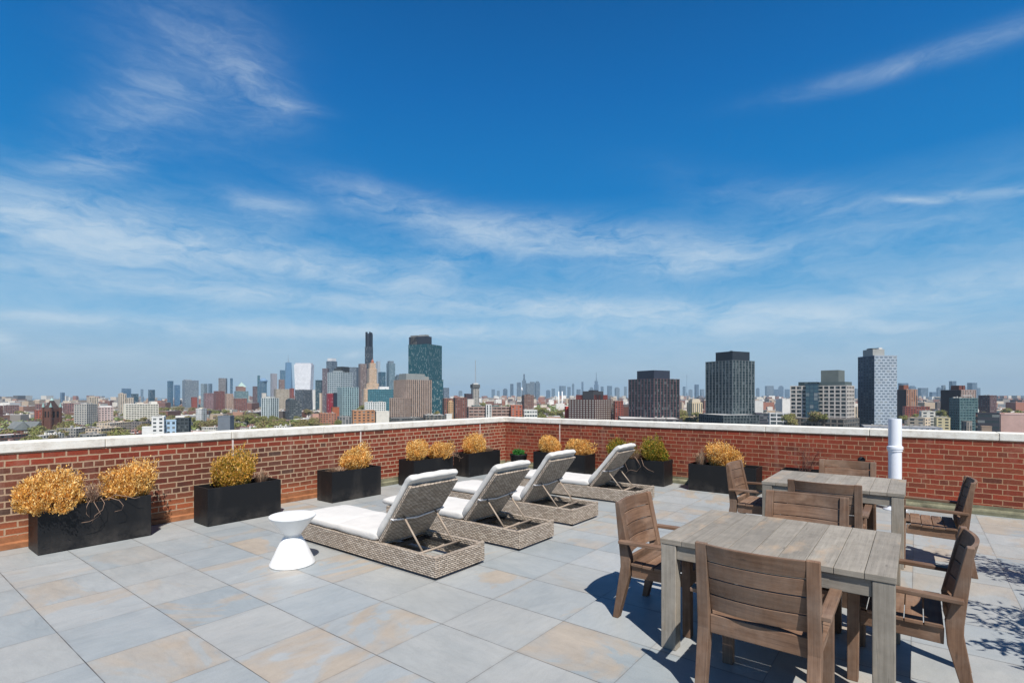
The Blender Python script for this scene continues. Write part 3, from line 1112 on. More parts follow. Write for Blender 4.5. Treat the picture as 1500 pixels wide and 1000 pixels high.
shrub('green and gold shrub partly hidden by the last lounger', (9.74, 4.74, TZ - .02), (0.26, 0.37, 0.54), 0, 'green_mix_leaf', 10, twigs=600)
shrub('olive and gold shrub beside the tangled vines, right of the last lounger', (9.72, 4.00, TZ - .02), (0.27, 0.38, 0.49), 0, 'green_mix_leaf', 11, twigs=700)
shrub('wide golden shrub beside the pale dry grass', (9.71, 2.70, TZ - .02), (0.26, 0.43, 0.5), 0, 'gold_leaf', 12, twigs=850)
for _o in bpy.data.objects:
    if _o.name == 'side_table':
        _o.scale = (1, 1, 1.11)
# one fresh plant in the pot
e = empty('green_plant', (9.42, 7.08, .35), label='small bright green plant growing in the round pot', cat='plant')
m, st = shrub_mesh(33, .19, .19, .20, 220, .028)
m.obj('foliage', M['green_leaf'], e)
m = MB()
for k in range(7):
    a = random.uniform(0, 6.28)
    m.tube([(0, 0, 0), (.05 * math.cos(a), .05 * math.sin(a), .18), (.10 * math.cos(a), .10 * math.sin(a), random.uniform(.28, .38))], .0025, 4, taper=.001)
m.obj('stems', M['twig'], e)


def grass(label, loc, rx, ry, h, n, seed):
    rnd = random.Random(seed)
    m = MB()
    for _ in range(n):
        a = rnd.uniform(0, 6.28)
        q = rnd.random() ** .5
        bx, by = math.cos(a) * rx * q * .35, math.sin(a) * ry * q * .35
        tx, ty = math.cos(a) * rx * q * 1.1, math.sin(a) * ry * q * 1.1
        hh = h * rnd.uniform(.5, 1) * (1.1 - .5 * q)
        p0 = Vector((bx, by, 0))
        p1 = Vector(((bx + tx) / 2, (by + ty) / 2, hh * .75))
        p2 = Vector((tx, ty, hh * rnd.uniform(.7, 1)))
        w = Vector((-math.sin(a), math.cos(a), 0)) * .0026
        m.grid([p0 - w, p0 + w, p1 + w, p1 - w, p2], [(0, 1, 2, 3), (3, 2, 4)])
    o = m.obj('dry_grass', M['grass_dry'])
    o.location = loc
    return tag(o, label, 'dry grass', 'tufts of dry grass in the planters')


grass('tuft of pale dry grass right of the speckled shrub', (3.79, 7.50, .44), .15, .15, .27, 260, 1)
grass('low dry grass drooping over the front of the third planter', (5.02, 7.46, .44), .22, .16, .16, 220, 2)
grass('pale dry grass tuft right of the shrub nearest the corner', (9.00, 7.60, .43), .16, .14, .22, 220, 3)
grass('tall pale dry grass left of the wide golden shrub', (9.70, 3.12, .42), .15, .17, .40, 420, 4)
grass('dry reddish grass between the two half-green shrubs', (9.72, 4.38, .42), .16, .16, .26, 240, 5)


def vines(label, loc, curls, seed, up=0, mat='twig', upr=.2, uph=.5, r=.0045):
    rnd = random.Random(seed)
    m = MB()
    for c in curls:
        m.tube(c, r, 5, taper=.002)
    for _ in range(up):
        a = rnd.uniform(0, 6.28)
        p = Vector((rnd.uniform(-.05, .05), rnd.uniform(-.05, .05), -.02))
        pts = [tuple(p)]
        d = Vector((math.cos(a) * .3, math.sin(a) * .3, 1)).normalized()
        for k in range(5):
            d = (d + Vector((rnd.uniform(-.4, .4), rnd.uniform(-.4, .4), rnd.uniform(-.15, .2)))).normalized()
            p = p + d * uph / 5
            pts.append(tuple(p))
            if rnd.random() < .8:
                q = p + (d + Vector((rnd.uniform(-1, 1), rnd.uniform(-1, 1), rnd.uniform(-.2, .6)))) * .07
                m.tube([tuple(p), tuple((p + q) / 2 + Vector((.005, 0, .01))), tuple(q)], .002, 3, taper=.001)
        m.tube(pts, .003, 4, taper=.0014)
    o = m.obj('dead_vine', M[mat], smooth=True)
    o.location = loc
    return tag(o, label, 'dead vine', 'dead vines and twigs in the planters')


def curl(sx, sy, pts):
    return [(sx * a, sy * bb, c) for a, bb, c in pts]


vines('tangled dead vine curling down the front of the leftmost planter', (1.86, 7.55, .47),
      [[(0, -.05, 0), (-.03, -.18, .08), (-.06, -.23, .04), (-.02, -.235, -.05), (.0, -.235, -.10), (-.04, -.24, -.14), (-.10, -.235, -.17), (-.17, -.235, -.17)],
       [(.02, -.05, 0), (.02, -.18, .07), (.04, -.22, .01), (.02, -.235, -.06), (-.05, -.24, -.11), (-.08, -.24, -.19)],
       [(.05, -.05, 0), (.10, -.18, .06), (.18, -.22, .02), (.215, -.235, -.04), (.20, -.24, -.09), (.13, -.24, -.10)],
       [(.0, -.05, .02), (-.08, -.16, .05), (-.12, -.22, .0), (-.13, -.235, -.08), (-.10, -.24, -.12)],
       [(.08, -.05, 0), (.16, -.15, .08), (.26, -.20, .05), (.33, -.225, .02), (.38, -.235, .03)]], 3, 26, 'twig', uph=.26)
vines('loose dead vine hanging between the brown bush and its neighbour planter', (7.80, 7.52, .47),
      [[(-.25, -.05, 0), (-.15, -.14, .07), (-.03, -.16, .03), (.03, -.17, -.04), (.10, -.17, -.02)],
       [(-.3, -.05, 0), (-.1, -.15, .03), (.0, -.17, -.03), (-.02, -.17, -.1)]], 5, 10, 'twig', uph=.22)
vines('pale looping dead vine on the front of the planter with half-green bushes', (9.62, 4.35, .47),
      [[(0, .05, 0), (-.12, .12, .06), (-.14, .17, -.08), (-.145, .10, -.22), (-.145, .16, -.30)],
       [(0, .0, 0), (-.12, -.02, .06), (-.15, -.10, -.02), (-.15, -.16, -.12), (-.15, -.08, -.22), (-.15, .05, -.20), (-.15, .15, -.27)],
       [(0, -.05, 0), (-.13, -.16, .04), (-.15, -.22, -.10), (-.15, -.30, -.16), (-.15, -.42, -.2)],
       [(0, .0, 0), (-.13, .08, .08), (-.15, .26, .0), (-.15, .32, -.14), (-.15, .36, -.24)]], 7, 16, 'twig', uph=.26, r=.006)
vines('bare reddish twigs standing in the planter behind the far table', (9.72, 1.44, .44), [], 9, 24, 'reddish_twig', uph=.44)

# ------------------------------------------------------------------ potted trees beyond the right edge (their leaves shade the paving)
def potted_tree(loc, seed, h, label):
    rnd = random.Random(seed)
    e = empty('potted_tree', loc, label=label, cat='tree', group='potted trees beside the dining area')
    m = MB()
    m.lathe([(.22, 0), (.24, .02), (.29, .48), (.30, .5), (.27, .5), (.26, .44)], 32)
    m.obj('pot', M['planter'], e, smooth=True)
    m = MB()
    m.tube([(0, 0, .4), (.02, .01, h * .4), (-.02, .03, h * .62), (.0, .0, h * .8)], .035, 8, taper=.015)
    lf = MB()
    for k in range(30):
        a = rnd.uniform(0, 6.28)
        z0 = h * rnd.uniform(.5, .8)
        L = rnd.uniform(.35, .75)
        tip = Vector((math.cos(a) * L, math.sin(a) * L, z0 + rnd.uniform(.05, .45)))
        m.tube([(0, 0, z0), (tip.x * .5, tip.y * .5, z0 + .12), tuple(tip)], .010, 5, taper=.003)
        for q in range(46):
            f = rnd.uniform(.25, 1.05)
            c = Vector((0, 0, z0)).lerp(tip, f) + Vector((rnd.gauss(0, .05), rnd.gauss(0, .05), rnd.gauss(0, .035)))
            leafq(lf, c, Vector((rnd.uniform(-1, 1), rnd.uniform(-1, 1), rnd.uniform(-.4, .6))), rnd.uniform(.05, .10), rnd, .42)
    m.obj('trunk', M['bark'], e, smooth=True)
    lf.obj('crown', M['tree_leaf'], e)
    return e


potted_tree((6.35, -1.75, 0), 5, 2.1, 'potted leafy tree beyond the right end of the far table')
potted_tree((4.55, -1.60, 0), 8, 2.0, 'potted leafy tree beyond the right end of the near table')

HAZE = 5.5e-5
# ------------------------------------------------------------------ the city beyond the parapet
b = MB()
N = 28
vs = [(-15000 + 30000 * i / N, -15000 + 30000 * j / N, GZ) for j in range(N + 1) for i in range(N + 1)]
b.grid(vs, [(j * (N + 1) + i, j * (N + 1) + i + 1, (j + 1) * (N + 1) + i + 1, (j + 1) * (N + 1) + i) for j in range(N) for i in range(N)])
tag(b.obj('ground', M['ground']), kind='structure')
GA = R(35)                    # the street grid
GU, GV = Vector((math.cos(GA), math.sin(GA))), Vector((-math.sin(GA), math.cos(GA)))

b = MB()                      # the harbour far off on the left
pts = [ray(-120, 4600), ray(330, 5200), ray(420, 9500), ray(-160, 9000)]
b.face([(p.x, p.y, GZ + .6) for p in pts])
tag(b.obj('water', M['water']), kind='structure')

heroes = []                   # (xl, xr, ybottom, depth) in the photograph, to keep the low houses from standing in front


def foot(xl, xm, xr, d, rot=None):
    """rectangle with its nearest corner on column xm and its two visible faces reaching columns xl and xr"""
    P = ray(xm, d)
    view = math.atan2(-P.y, -P.x)
    back = Vector((-math.cos(view), -math.sin(view)))
    rt, fw = Vector((SA, -CA)), Vector((CA, SA))

    def length(dv, x):
        t_ = (x - 750) / F
        den = dv.dot(rt) - t_ * dv.dot(fw)
        if abs(den) < 1e-6:
            return -1
        return (t_ * P.dot(fw) - P.dot(rt)) / den
    best = None
    wide = max(xm - xl, xr - xm)
    for k in range(0, 90, 3):
        a = R(35 + k)
        dirs = [Vector((math.cos(a + q * math.pi / 2), math.sin(a + q * math.pi / 2))) for q in range(4)]
        away = sorted([v for v in dirs if v.dot(back) > 1e-6], key=lambda v: v.dot(rt))
        dl, dr = away[0], away[-1]
        Ll, Lr = length(dl, xl), length(dr, xr)
        if Ll < .5 or Lr < .5 or Ll > 260 or Lr > 260:
            continue
        dev = min(k, 90 - k)
        cost = abs(math.log(Ll / Lr)) + dev / 30
        if xm - xl < 3.2 or xr - xm < 3.2:       # nearly frontal
            cost += abs(math.log(max(Ll, Lr) / max(8, wide * d / F)))
        if best is None or cost < best[0]:
            best = (cost, dl, dr, Ll, Lr)
    if best is None:
        w = max(6.0, (xr - xl) * d / F * .6)
        dl, dr = -rt, rt
        return P, (dl * .2 + fw).normalized(), rt, w, w
    return P, *best[1:]


def bmat(P, dl, dr, z):
    """frame: local x along dr, y along dl"""
    return Matrix(((dr.x, dl.x, 0, P.x), (dr.y, dl.y, 0, P.y), (0, 0, 1, z), (0, 0, 0, 1)))


def fix(me):
    return me


def lattice(W, D, hgt, nx, ny, nf, pier, span, mull=0):
    """real piers and spandrels standing proud of the glass on all four sides"""
    m = MB()
    e1, e2 = .35, .22
    fh = hgt / nf
    for (L, nb, ax) in ((W, nx, 0), (D, ny, 1)):
        bw = L / nb
        pw = bw * pier
        for k in range(nb + 1):
            c = k * bw
            a0, a1 = max(-e1 - .02, c - pw / 2), min(L + e1 + .02, c + pw / 2)
            if pw > .05:
                if ax == 0:
                    m.box(a0, a1, -e1, .05, 0, hgt + .3)
                    m.box(a0, a1, D - .05, D + e1, 0, hgt + .3)
                else:
                    m.box(-e1 + .01, .05, a0, a1, 0, hgt + .31)
                    m.box(W - .05, W + e1 - .01, a0, a1, 0, hgt + .31)
        for f in range(nf + 1):
            z0, z1 = f * fh - fh * span / 2, f * fh + fh * span / 2
            z0, z1 = max(0, z0), min(hgt + .25, z1)
            if span > .01:
                if ax == 0:
                    m.box(-.1, W + .1, -e2, .05, z0, z1)
                    m.box(-.1, W + .1, D - .05, D + e2, z0, z1)
                else:
                    m.box(-e2 + .01, .05, -.11, D + .11, z0, z1)
                    m.box(W - .05, W + e2 - .01, -.11, D + .11, z0, z1)
    return m


def bcol(c, k=.86):
    return (*[v * k for v in lin(c)], 1)


def tower(name, label, xl, xm, xr, yt, yb, d, style, wall, glass=(40, 58, 66), rot=None, fh=3.2, bay=3.6, pier=.3, span=.3,
          top=None, parent=None, cat=None, base_y=None, side=None):
    """a building given by the columns of its visible edges and its distance"""
    P, dl, dr, Ll, Lr = foot(xl, xm, xr, d, rot)
    zt = zat(yt, d)
    zb = GZ if base_y is None else zat(base_y, d)
    hgt = zt - zb
    W, D = Lr, Ll
    right = dr.cross(dl) > 0
    Mx = bmat(P, dl, dr, 0)
    e = parent
    if e is None:
        e = empty(name, (P.x, P.y, zb), math.atan2(dr.y, dr.x), label=label, cat=cat or name.split('_')[-1])
        heroes.append((xl, xr, yb, d))
        off = Matrix.Identity(4)
    else:
        off = e['_inv'] if False else None
    sy = 1 if right else -1
    zo = 0 if parent is None else zb - parent.location.z
    nx, ny, nf = max(1, round(W / bay)), max(1, round(D / bay)), max(1, round(hgt / fh))

    def place(m):
        # local frame of the Empty: x along dr, y along +-dl
        if parent is None:
            m.v = [(x, y * sy, z) for x, y, z in m.v]
        else:
            inv = (Matrix.Translation(parent.location) @ Matrix.Rotation(parent.rotation_euler.z, 4, 'Z')).inverted()
            Mw = bmat(P, dl, dr, zb)
            m.v = [tuple(inv @ (Mw @ Vector(q))) for q in m.v]
        if not right:
            m.f = [tuple(reversed(f)) for f in m.f]
            m.uv = [list(reversed(u)) for u in m.uv]
        return m
    if style == 'lattice':
        o = place(lattice(W, D, hgt, nx, ny, nf, pier, span)).obj('facade_frame', M['wall'], e)
        o.color = bcol(wall)
        g = MB()
        g.box(0, W, 0, D, .0, hgt - .05, faces='xXyY')
        # uv in bays and floors
        k = 0
        for i, f in enumerate(g.uv):
            L, nb = (D, ny) if i in (0, 1) else (W, nx)
            g.uv[i] = [(u / L * nb, v / hgt * nf) for u, v in f]
        o = place(g).obj('glazing', M['glazing_speckled' if glass[0] < 32 else 'glazing'], e)
        o.color = bcol(glass, .9)
    else:
        g = MB()
        g.box(0, W, 0, D, 0, hgt, faces='xXyY')
        for i, f in enumerate(g.uv):
            L, nb = (D, ny) if i in (0, 1) else (W, nx)
            g.uv[i] = [(u / L * nb, v / hgt * nf) for u, v in f]
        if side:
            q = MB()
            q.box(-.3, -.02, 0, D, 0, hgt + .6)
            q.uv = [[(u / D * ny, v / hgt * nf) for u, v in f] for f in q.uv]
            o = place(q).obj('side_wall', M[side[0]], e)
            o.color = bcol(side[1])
        g.box(-.15, W + .15, -.15, D + .15, hgt - .05, hgt + .9, faces='xXyY')
        o = place(g).obj('walls', [M[style]], e)
        for i in range(len(o.data.polygons)):
            if i >= 4:
                for li in o.data.polygons[i].loop_indices:
                    o.data.uv_layers[0].data[li].uv = (0, -1)
        o.color = bcol(wall)
    r = MB()
    r.box(.02, W - .02, .02, D - .02, hgt - .4, hgt - .05 if style != 'lattice' else hgt, faces='Zz')
    o = place(r).obj('roof', M['roof'], e)
    if style != 'plainwall' and W > 9 and D > 9 and parent is None and d < 1500:
        hr = random.Random(int(xl * 7 + d))
        q = MB()
        for _ in range(5):
            cx_, cy_, s1 = hr.uniform(.12, .88) * W, hr.uniform(.12, .88) * D, hr.uniform(.5, 1.6)
            q.box(cx_ - s1, cx_ + s1, cy_ - s1 * .7, cy_ + s1 * .7, hgt - .03, hgt + hr.uniform(1.0, 2.4))
        q.lathe([(.07, hgt), (.05, hgt + 6)], 5, (hr.uniform(.2, .8) * W, hr.uniform(.2, .8) * D, 0))
        o = place(q).obj('roof_plant', M['plainwall'], e)
        o.color = bcol((168, 166, 160))
    for tp in (top or []):
        # (u0,u1,v0,v1,h,colour[,z0]) fractions along the right and left faces
        u0, u1, v0, v1, hh, c = tp[:6]
        z0 = tp[6] if len(tp) > 6 else 0
        nm = tp[7] if len(tp) > 7 else 'bulkhead'
        q = MB()
        q.box(u0 * W, u1 * W, v0 * D, v1 * D, hgt - .02 + z0, hgt + z0 + hh)
        o = place(q).obj(nm, M['plainwall'], e)
        o.color = bcol(c)
    return e


def addbox(e, nm, xl, xm, xr, yt, ybb, d, style, wall, **kw):
    return tower(nm, None, xl, xm, xr, yt, ybb, d, style, wall, parent=e, base_y=ybb, **kw)


TEAL, BRN = (30, 78, 88), (112, 74, 62)
# ---- left: church
e = empty('church', (*ray(76, 640), GZ), A - math.pi / 2 - .2, label='dark stone church with a steep belfry spire and long grey nave roof', cat='church')
heroes.append((22, 86, 628, 640))
k = 640 / F
m = MB()
m.box(-5.6, 5.6, -5.6, 5.6, 0, 36)
for sx in (-1, 1):
    for sy in (-1, 1):
        m.box(sx * 5.6 - 1.1, sx * 5.6 + 1.1, sy * 5.6 - 1.1, sy * 5.6 + 1.1, 0, 38)
o = m.obj('bell_tower', M['wall'], e)
o.color = bcol((112, 78, 66))
for s in (-1, 1):
    for ax in (0, 1):
        for u in (-2.3, 2.3):
            m = MB()
            if ax:
                m.box(u - 1.1, u + 1.1, s * 5.65 - .15, s * 5.65 + .15, 26, 33)
            else:
                m.box(s * 5.65 - .15, s * 5.65 + .15, u - 1.1, u + 1.1, 26, 33)
            o = m.obj('window', M['plainwall'], e)
            o.color = bcol((40, 32, 30))
m = MB()
m.face([(-5.4, -5.4, 36), (5.4, -5.4, 36), (1.4, -1.4, 46), (-1.4, -1.4, 46)])
m.face([(5.4, -5.4, 36), (5.4, 5.4, 36), (1.4, 1.4, 46), (1.4, -1.4, 46)])
m.face([(5.4, 5.4, 36), (-5.4, 5.4, 36), (-1.4, 1.4, 46), (1.4, 1.4, 46)])
m.face([(-5.4, 5.4, 36), (-5.4, -5.4, 36), (-1.4, -1.4, 46), (-1.4, 1.4, 46)])
o = m.obj('spire', M['wall'], e)
o.color = bcol((84, 66, 62))
m = MB()
m.lathe([(2.0, 46), (1.9, 46.6), (.1, 49.5)], 8)
o = m.obj('spire_cap', M['wall'], e)
o.color = bcol((170, 200, 196))
for sx in (-1, 1):
    for sy in (-1, 1):
        m = MB()
        m.lathe([(1.5, 38), (1.4, 39), (.1, 43.5)], 8, (sx * 5.6, sy * 5.6, 0))
        o = m.obj('pinnacle', M['wall'], e)
        o.color = bcol((150, 180, 176))
m = MB()
m.prism([(-9, 12), (9, 12), (0, 21)], -1, 40, 'y')
m.v = [(x - 18, y - 8, z) for x, y, z in [(yy * -1 + 10, xx * .9, zz) for xx, yy, zz in m.v]]
m.f = [f[::-1] for f in m.f]
o = m.obj('nave_roof', M['wall'], e)
o.color = bcol((120, 124, 124))
m = MB()
m.box(-47, -6, -15.5, -.5, 0, 12)
o = m.obj('nave', M['win_tall'], e)
o.color = bcol((128, 92, 76))
m = MB()
m.lathe([(9.0, 11), (9.4, 11.5), (.5, 21), (.2, 24)], 8, (-20, -17, 0))
o = m.obj('apse_roof', M['wall'], e)
o.color = bcol((98, 104, 104))
m = MB()
m.lathe([(8.6, 0), (8.6, 11)], 8, (-20, -17, 0))
o = m.obj('apse', M['wall'], e)
o.color = bcol((128, 92, 76))

W_ = (226, 224, 218)
T_ = tower
T_('apartment_block', 'long low purple-brown brick block left of the church spire', 5, 8, 28, 594, 604, 1150, 'win_grid', (140, 106, 100))
T_('apartment_block', 'small purple-brown brick block just left of the spire tip', 51, 53, 67, 592, 602, 1150, 'win_grid', (146, 106, 100))
T_('apartment_block', 'orange-red brick block right beside the church belfry', 50, 52, 70, 601, 612, 900, 'win_grid', (178, 92, 70))
T_('apartment_block', 'long mauve brick block behind and right of the church tower', 92, 95, 118, 591, 604, 1150, 'win_grid', (150, 110, 104))
T_('apartment_block', 'grey concrete block with a blank stair tower, right of the church', 109, 127, 142, 592, 616, 720, 'lattice', (196, 192, 184), (80, 90, 100), pier=.35, span=.45, top=[(.0, .3, .0, .3, 1.5, (200, 196, 188))])
T_('apartment_block', 'white and pink block with dark windows beside the grey concrete block', 142, 144, 166, 597, 614, 740, 'win_grid', (214, 190, 184), top=[(.1, .9, .1, .9, 2.5, (236, 234, 230))])
T_('residential_tower', 'cream tower with stepped roof behind the grey concrete block', 127, 131, 144, 582, 600, 1300, 'win_tall', (226, 208, 184), top=[(.2, .7, .2, .8, 3.5, (232, 216, 196))])
T_('residential_tower', 'slim cream tower with a lower wing, left of the white slab', 173, 176, 185, 577, 604, 1250, 'win_tall', (230, 212, 188), top=[(.1, .5, .1, .5, 3, (220, 200, 178))])
T_('residential_tower', 'lower cream block attached right of the slim cream tower', 184, 186, 196, 583, 600, 1260, 'win_tall', (226, 210, 190))
T_('apartment_block', 'wide white balcony slab with rows of dark openings', 181, 184, 232, 592, 616, 900, 'lattice', (232, 228, 214), (70, 66, 60), pier=.22, span=.5, bay=4, top=[(.35, .55, .1, .8, 3, (206, 196, 180)), (.78, .98, .1, .8, 4.5, (224, 220, 208))])
T_('apartment_building', 'white stucco house with square dark windows just above the coping', 222, 240, 243, 611, 640, 460, 'win_grid', (240, 240, 238), fh=3.3, bay=4.2, top=[(.6, 1, .0, .4, 1.4, (236, 236, 234))])
T_('apartment_building', 'low white wing left of the white stucco house', 208, 222, 223, 626, 640, 458, 'plainwall', (238, 238, 236))
T_('apartment_building', 'pale blue rendered house between white and dark grey neighbours', 243, 258, 259, 616, 640, 470, 'win_grid', (176, 204, 228), fh=4, bay=5)
T_('apartment_building', 'dark grey glassy apartment building right of the pale blue house', 258, 276, 279, 612, 640, 475, 'lattice', (74, 82, 88), (44, 52, 58), pier=.2, span=.35)
T_('apartment_building', 'white four-storey building with a dark centre strip among low roofs', 287, 296, 303, 599, 616, 800, 'win_tall', (236, 236, 234), top=[(.3, .6, .2, .7, 2.4, (226, 214, 190))])
T_('apartment_building', 'grey clapboard block with a gently pitched roof above the coping', 319, 337, 343, 610, 636, 520, 'plainwall', (120, 128, 138), top=[(.2, .5, .3, .6, 1.3, (106, 112, 122))])
# ---- downtown, left part
BL = (120, 150, 178)
for (lb, a, c, f, yt, d, st, wl) in [
    ('lone blue-grey slab tower by the harbour on the far left', 88, 91, 95, 575, 3600, 'win_ribbon', (104, 134, 164)),
    ('blue glass office block behind the cream towers', 178, 181, 192, 569, 2600, 'win_ribbon', (90, 130, 166)),
    ('low dark navy block right of the blue glass office', 192, 195, 203, 577, 1700, 'win_glass', (52, 68, 88)),
    ('thin pale blue tower in the haze', 206, 207, 210, 570, 3400, 'win_ribbon', (140, 166, 188)),
    ('dark blue square tower left of the tall blue pair', 217, 220, 227, 571, 2000, 'win_glass', (62, 84, 106)),
    ('taller of the two blue glass towers', 245, 248, 254, 558, 2600, 'win_glass', (84, 128, 168)),
    ('shorter blue glass tower right of its tall twin', 255, 257, 264, 564, 2700, 'win_ribbon', (88, 136, 176)),
    ('pale slab with a chamfered side in front of the blue towers', 294, 299, 304, 562, 2500, 'win_tall', (160, 176, 184)),
    ('thin grey-blue tower right of the pale slab', 305, 308, 311, 562, 2500, 'win_tall', (112, 136, 156)),
    ('grey brown slab with one dark side', 320, 331, 333, 554, 2100, 'win_ribbon', (150, 142, 140)),
    ('slim blue tower beside the grey brown slab', 337, 338, 341, 554, 2700, 'win_glass', (84, 118, 156)),
    ('brown block under the green pyramid roof', 345, 348, 357, 566, 2000, 'win_grid', (166, 124, 106)),
    ('dark purple block right of the pyramid roof', 370, 371, 377, 566, 1900, 'win_grid', (112, 90, 92)),
    ('narrow teal glass tower with a bright roof', 377, 378, 381, 550, 2600, 'win_glass', (80, 140, 150)),
    ('hazy pale pink tower behind downtown', 396, 399, 406, 547, 3900, 'win_tall', (190, 180, 182)),
    ('flat-topped blue tower left of the tapered spire tower', 410, 412, 418, 542, 3800, 'win_glass', (84, 128, 164)),
    ('brown block in front of the tapered tower', 408, 410, 417, 556, 2000, 'win_tall', (164, 132, 118)),
    ('red brick square block beneath the tapered tower', 424, 426, 431, 569, 1500, 'win_grid', (160, 86, 74)),
    ('dark glassy block beneath the white curved tower', 432, 444, 457, 571, 1450, 'win_wide', (96, 100, 106)),
    ('narrow white strip building left of the dark teal slab', 457, 458, 463, 571, 1500, 'plainwall', (226, 226, 224)),
    ('deep teal-grey slab between the white tower and the purple tower', 462, 470, 472, 557, 1500, 'win_ribbon', (60, 88, 98)),
    ('slim cream tower at the foot of the purple tower', 468, 470, 473, 576, 1300, 'plainwall', (224, 206, 184)),
    ('beige low block with big windows under downtown', 401, 404, 424, 570, 1600, 'win_grid', (190, 176, 156)),
    ('dark red brick tower near the left edge of downtown', 313, 317, 329, 573, 1500, 'win_grid', (138, 84, 74)),
    ('salmon brick block right of the dark red one', 329, 331, 342, 577, 1480, 'win_grid', (190, 160, 140)),
    ('long reddish warehouse under downtown', 342, 344, 362, 584, 1400, 'win_grid', (138, 90, 78)),
    ('reddish brown block with small windows left of the warehouse', 280, 282, 289, 582, 1400, 'plainwall', (150, 84, 72)),
    ('mauve block below the grey office slab', 298, 300, 314, 576, 1600, 'win_grid', (152, 118, 118)),
    ('pale beige block on the edge of the residential grey towers', 383, 384, 390, 576, 1250, 'plainwall', (206, 200, 190)),
    ('low grey glass block left of the pale striped towers', 343, 346, 364, 573, 1700, 'win_ribbon', (130, 160, 164)),
]:
    T_('office_tower' if yt < 572 else 'office_block', lb, a, c, f, yt, 600, d, st, wl, bay=4, cat='building')
e = T_('office_tower', 'wide grey office slab with pale corners and rooftop frame', 267, 271, 291, 557, 600, 2300, 'win_tall', (142, 152, 162), top=[(.05, .5, .1, .8, 5, (160, 170, 178)), (-.01, .08, -.02, .1, 1, (214, 216, 216), -95, 'pale_corner')], cat='building')
# pyramid roof building
P, dl, dr, Ll, Lr = foot(346, 349, 359, 2000)
e = T_('pyramid_tower', 'brown tower with a pale green pyramid roof', 346, 349, 360, 567, 600, 2050, 'win_grid', (176, 124, 98), cat='building')
m = MB()
wx, dy_ = 30, 26
m.face([(0, 0, 0), (wx, 0, 0), (wx * .5, dy_ * .5, 20)])
m.face([(wx, 0, 0), (wx, dy_, 0), (wx * .5, dy_ * .5, 20)])
m.face([(wx, dy_, 0), (0, dy_, 0), (wx * .5, dy_ * .5, 20)])
m.face([(0, dy_, 0), (0, 0, 0), (wx * .5, dy_ * .5, 20)])
o = m.obj('pyramid_roof', M['plainwall'], e)
o.location = (0, 0, zat(567, 2050) - GZ + .9)
o.color = bcol((176, 200, 190))
# domed blue tower
e = T_('domed_tower', 'small blue tower with a rounded dome roof', 379, 383, 391, 559, 600, 2500, 'win_glass', (110, 140, 172), cat='building')
m = MB()
m.lathe([(19, 0), (17.5, 6), (13, 12), (7, 16), (0.2, 18)], 20)
o = m.obj('dome', M['plainwall'], e, smooth=True)
o.location = (18, 18 if False else 14, zat(559, 2500) - GZ + .9)
o.color = bcol((120, 150, 180))
# tapered glass spire tower
c = ray(422.5, 4400)
e = empty('spire_tower', (c.x, c.y, GZ), A, label='tallest distant glass tower, tapering to a needle antenna', cat='skyscraper')
heroes.append((417, 428, 565, 4400))
m = MB()
h0, h1 = 0, zat(531, 4400) - GZ
w0, w1 = 29, 19
lo = [(-w0, -w0, 0), (w0, -w0, 0), (w0, w0, 0), (-w0, w0, 0)]
hi = [(0, -w1 * 1.35, h1), (w1 * 1.35, 0, h1), (0, w1 * 1.35, h1), (-w1 * 1.35, 0, h1)]
for k in range(4):
    k2 = (k + 1) % 4
    m.face([lo[k], lo[k2], hi[k]], [(0, 0), (14, 0), (7, 90)])
    m.face([lo[k2], hi[k2], hi[k]], [(0, 0), (7, 90), (0, 90)])
m.face(hi)
o = m.obj('glass_walls', M['glazing'], e)
o.color = bcol((96, 134, 168), .8)
m = MB()
m.lathe([(9, h1), (9, h1 + 6), (3, h1 + 8), (2.2, h1 + 30), (.5, zat(519, 4400) - GZ)], 10)
o = m.obj('antenna', M['plainwall'], e)
o.color = bcol((150, 166, 180))
# white curved speckled tower
c = ray(445.5, 1750)
e = empty('curved_tower', (c.x, c.y, GZ), A - math.pi / 2, label='white speckled tower widening toward a curved open top', cat='skyscraper')
heroes.append((433, 459, 585, 1750))
m = MB()
hh = zat(534, 1750) - GZ
wb_, wt_ = 23, 29
nz = 12
for k in range(nz):
    z0, z1 = hh * k / nz, hh * (k + 1) / nz
    def ww(z):
        f_ = z / hh
        return wb_ + (wt_ - wb_) * f_ ** 1.5
    for (sgn) in (-1, 1):
        a0_, a1_ = ww(z0), ww(z1)
        y_ = sgn * 13
        q = [(-a0_, y_, z0), (a0_, y_, z0), (a1_, y_, z1), (-a1_, y_, z1)]
        uvq = [(0, k * 3.2), (17, k * 3.2), (17, k * 3.2 + 3.2), (0, k * 3.2 + 3.2)]
        if sgn > 0:
            q, uvq = q[::-1], uvq[::-1]
        m.face(q, uvq)
        x0_, x1_ = sgn * a0_, sgn * a1_
        q = [(x0_, -13, z0), (x0_, 13, z0), (x1_, 13, z1), (x1_, -13, z1)]
        if sgn < 0:
            q = q[::-1]
        m.face(q, [(0, k * 3.2), (8, k * 3.2), (8, k * 3.2 + 3.2), (0, k * 3.2 + 3.2)])
m.face([(-wt_, -13, hh), (wt_, -13, hh), (wt_, 13, hh), (-wt_, 13, hh)])
o = m.obj('walls', M['win_speck'], e)
o.color = bcol((236, 236, 238), .95)
m = MB()
m.box(-wt_ + 3, wt_ - 3, -10, 10, hh, hh + 5)
o = m.obj('crown_screen', M['plainwall'], e)
o.color = bcol((206, 206, 210))
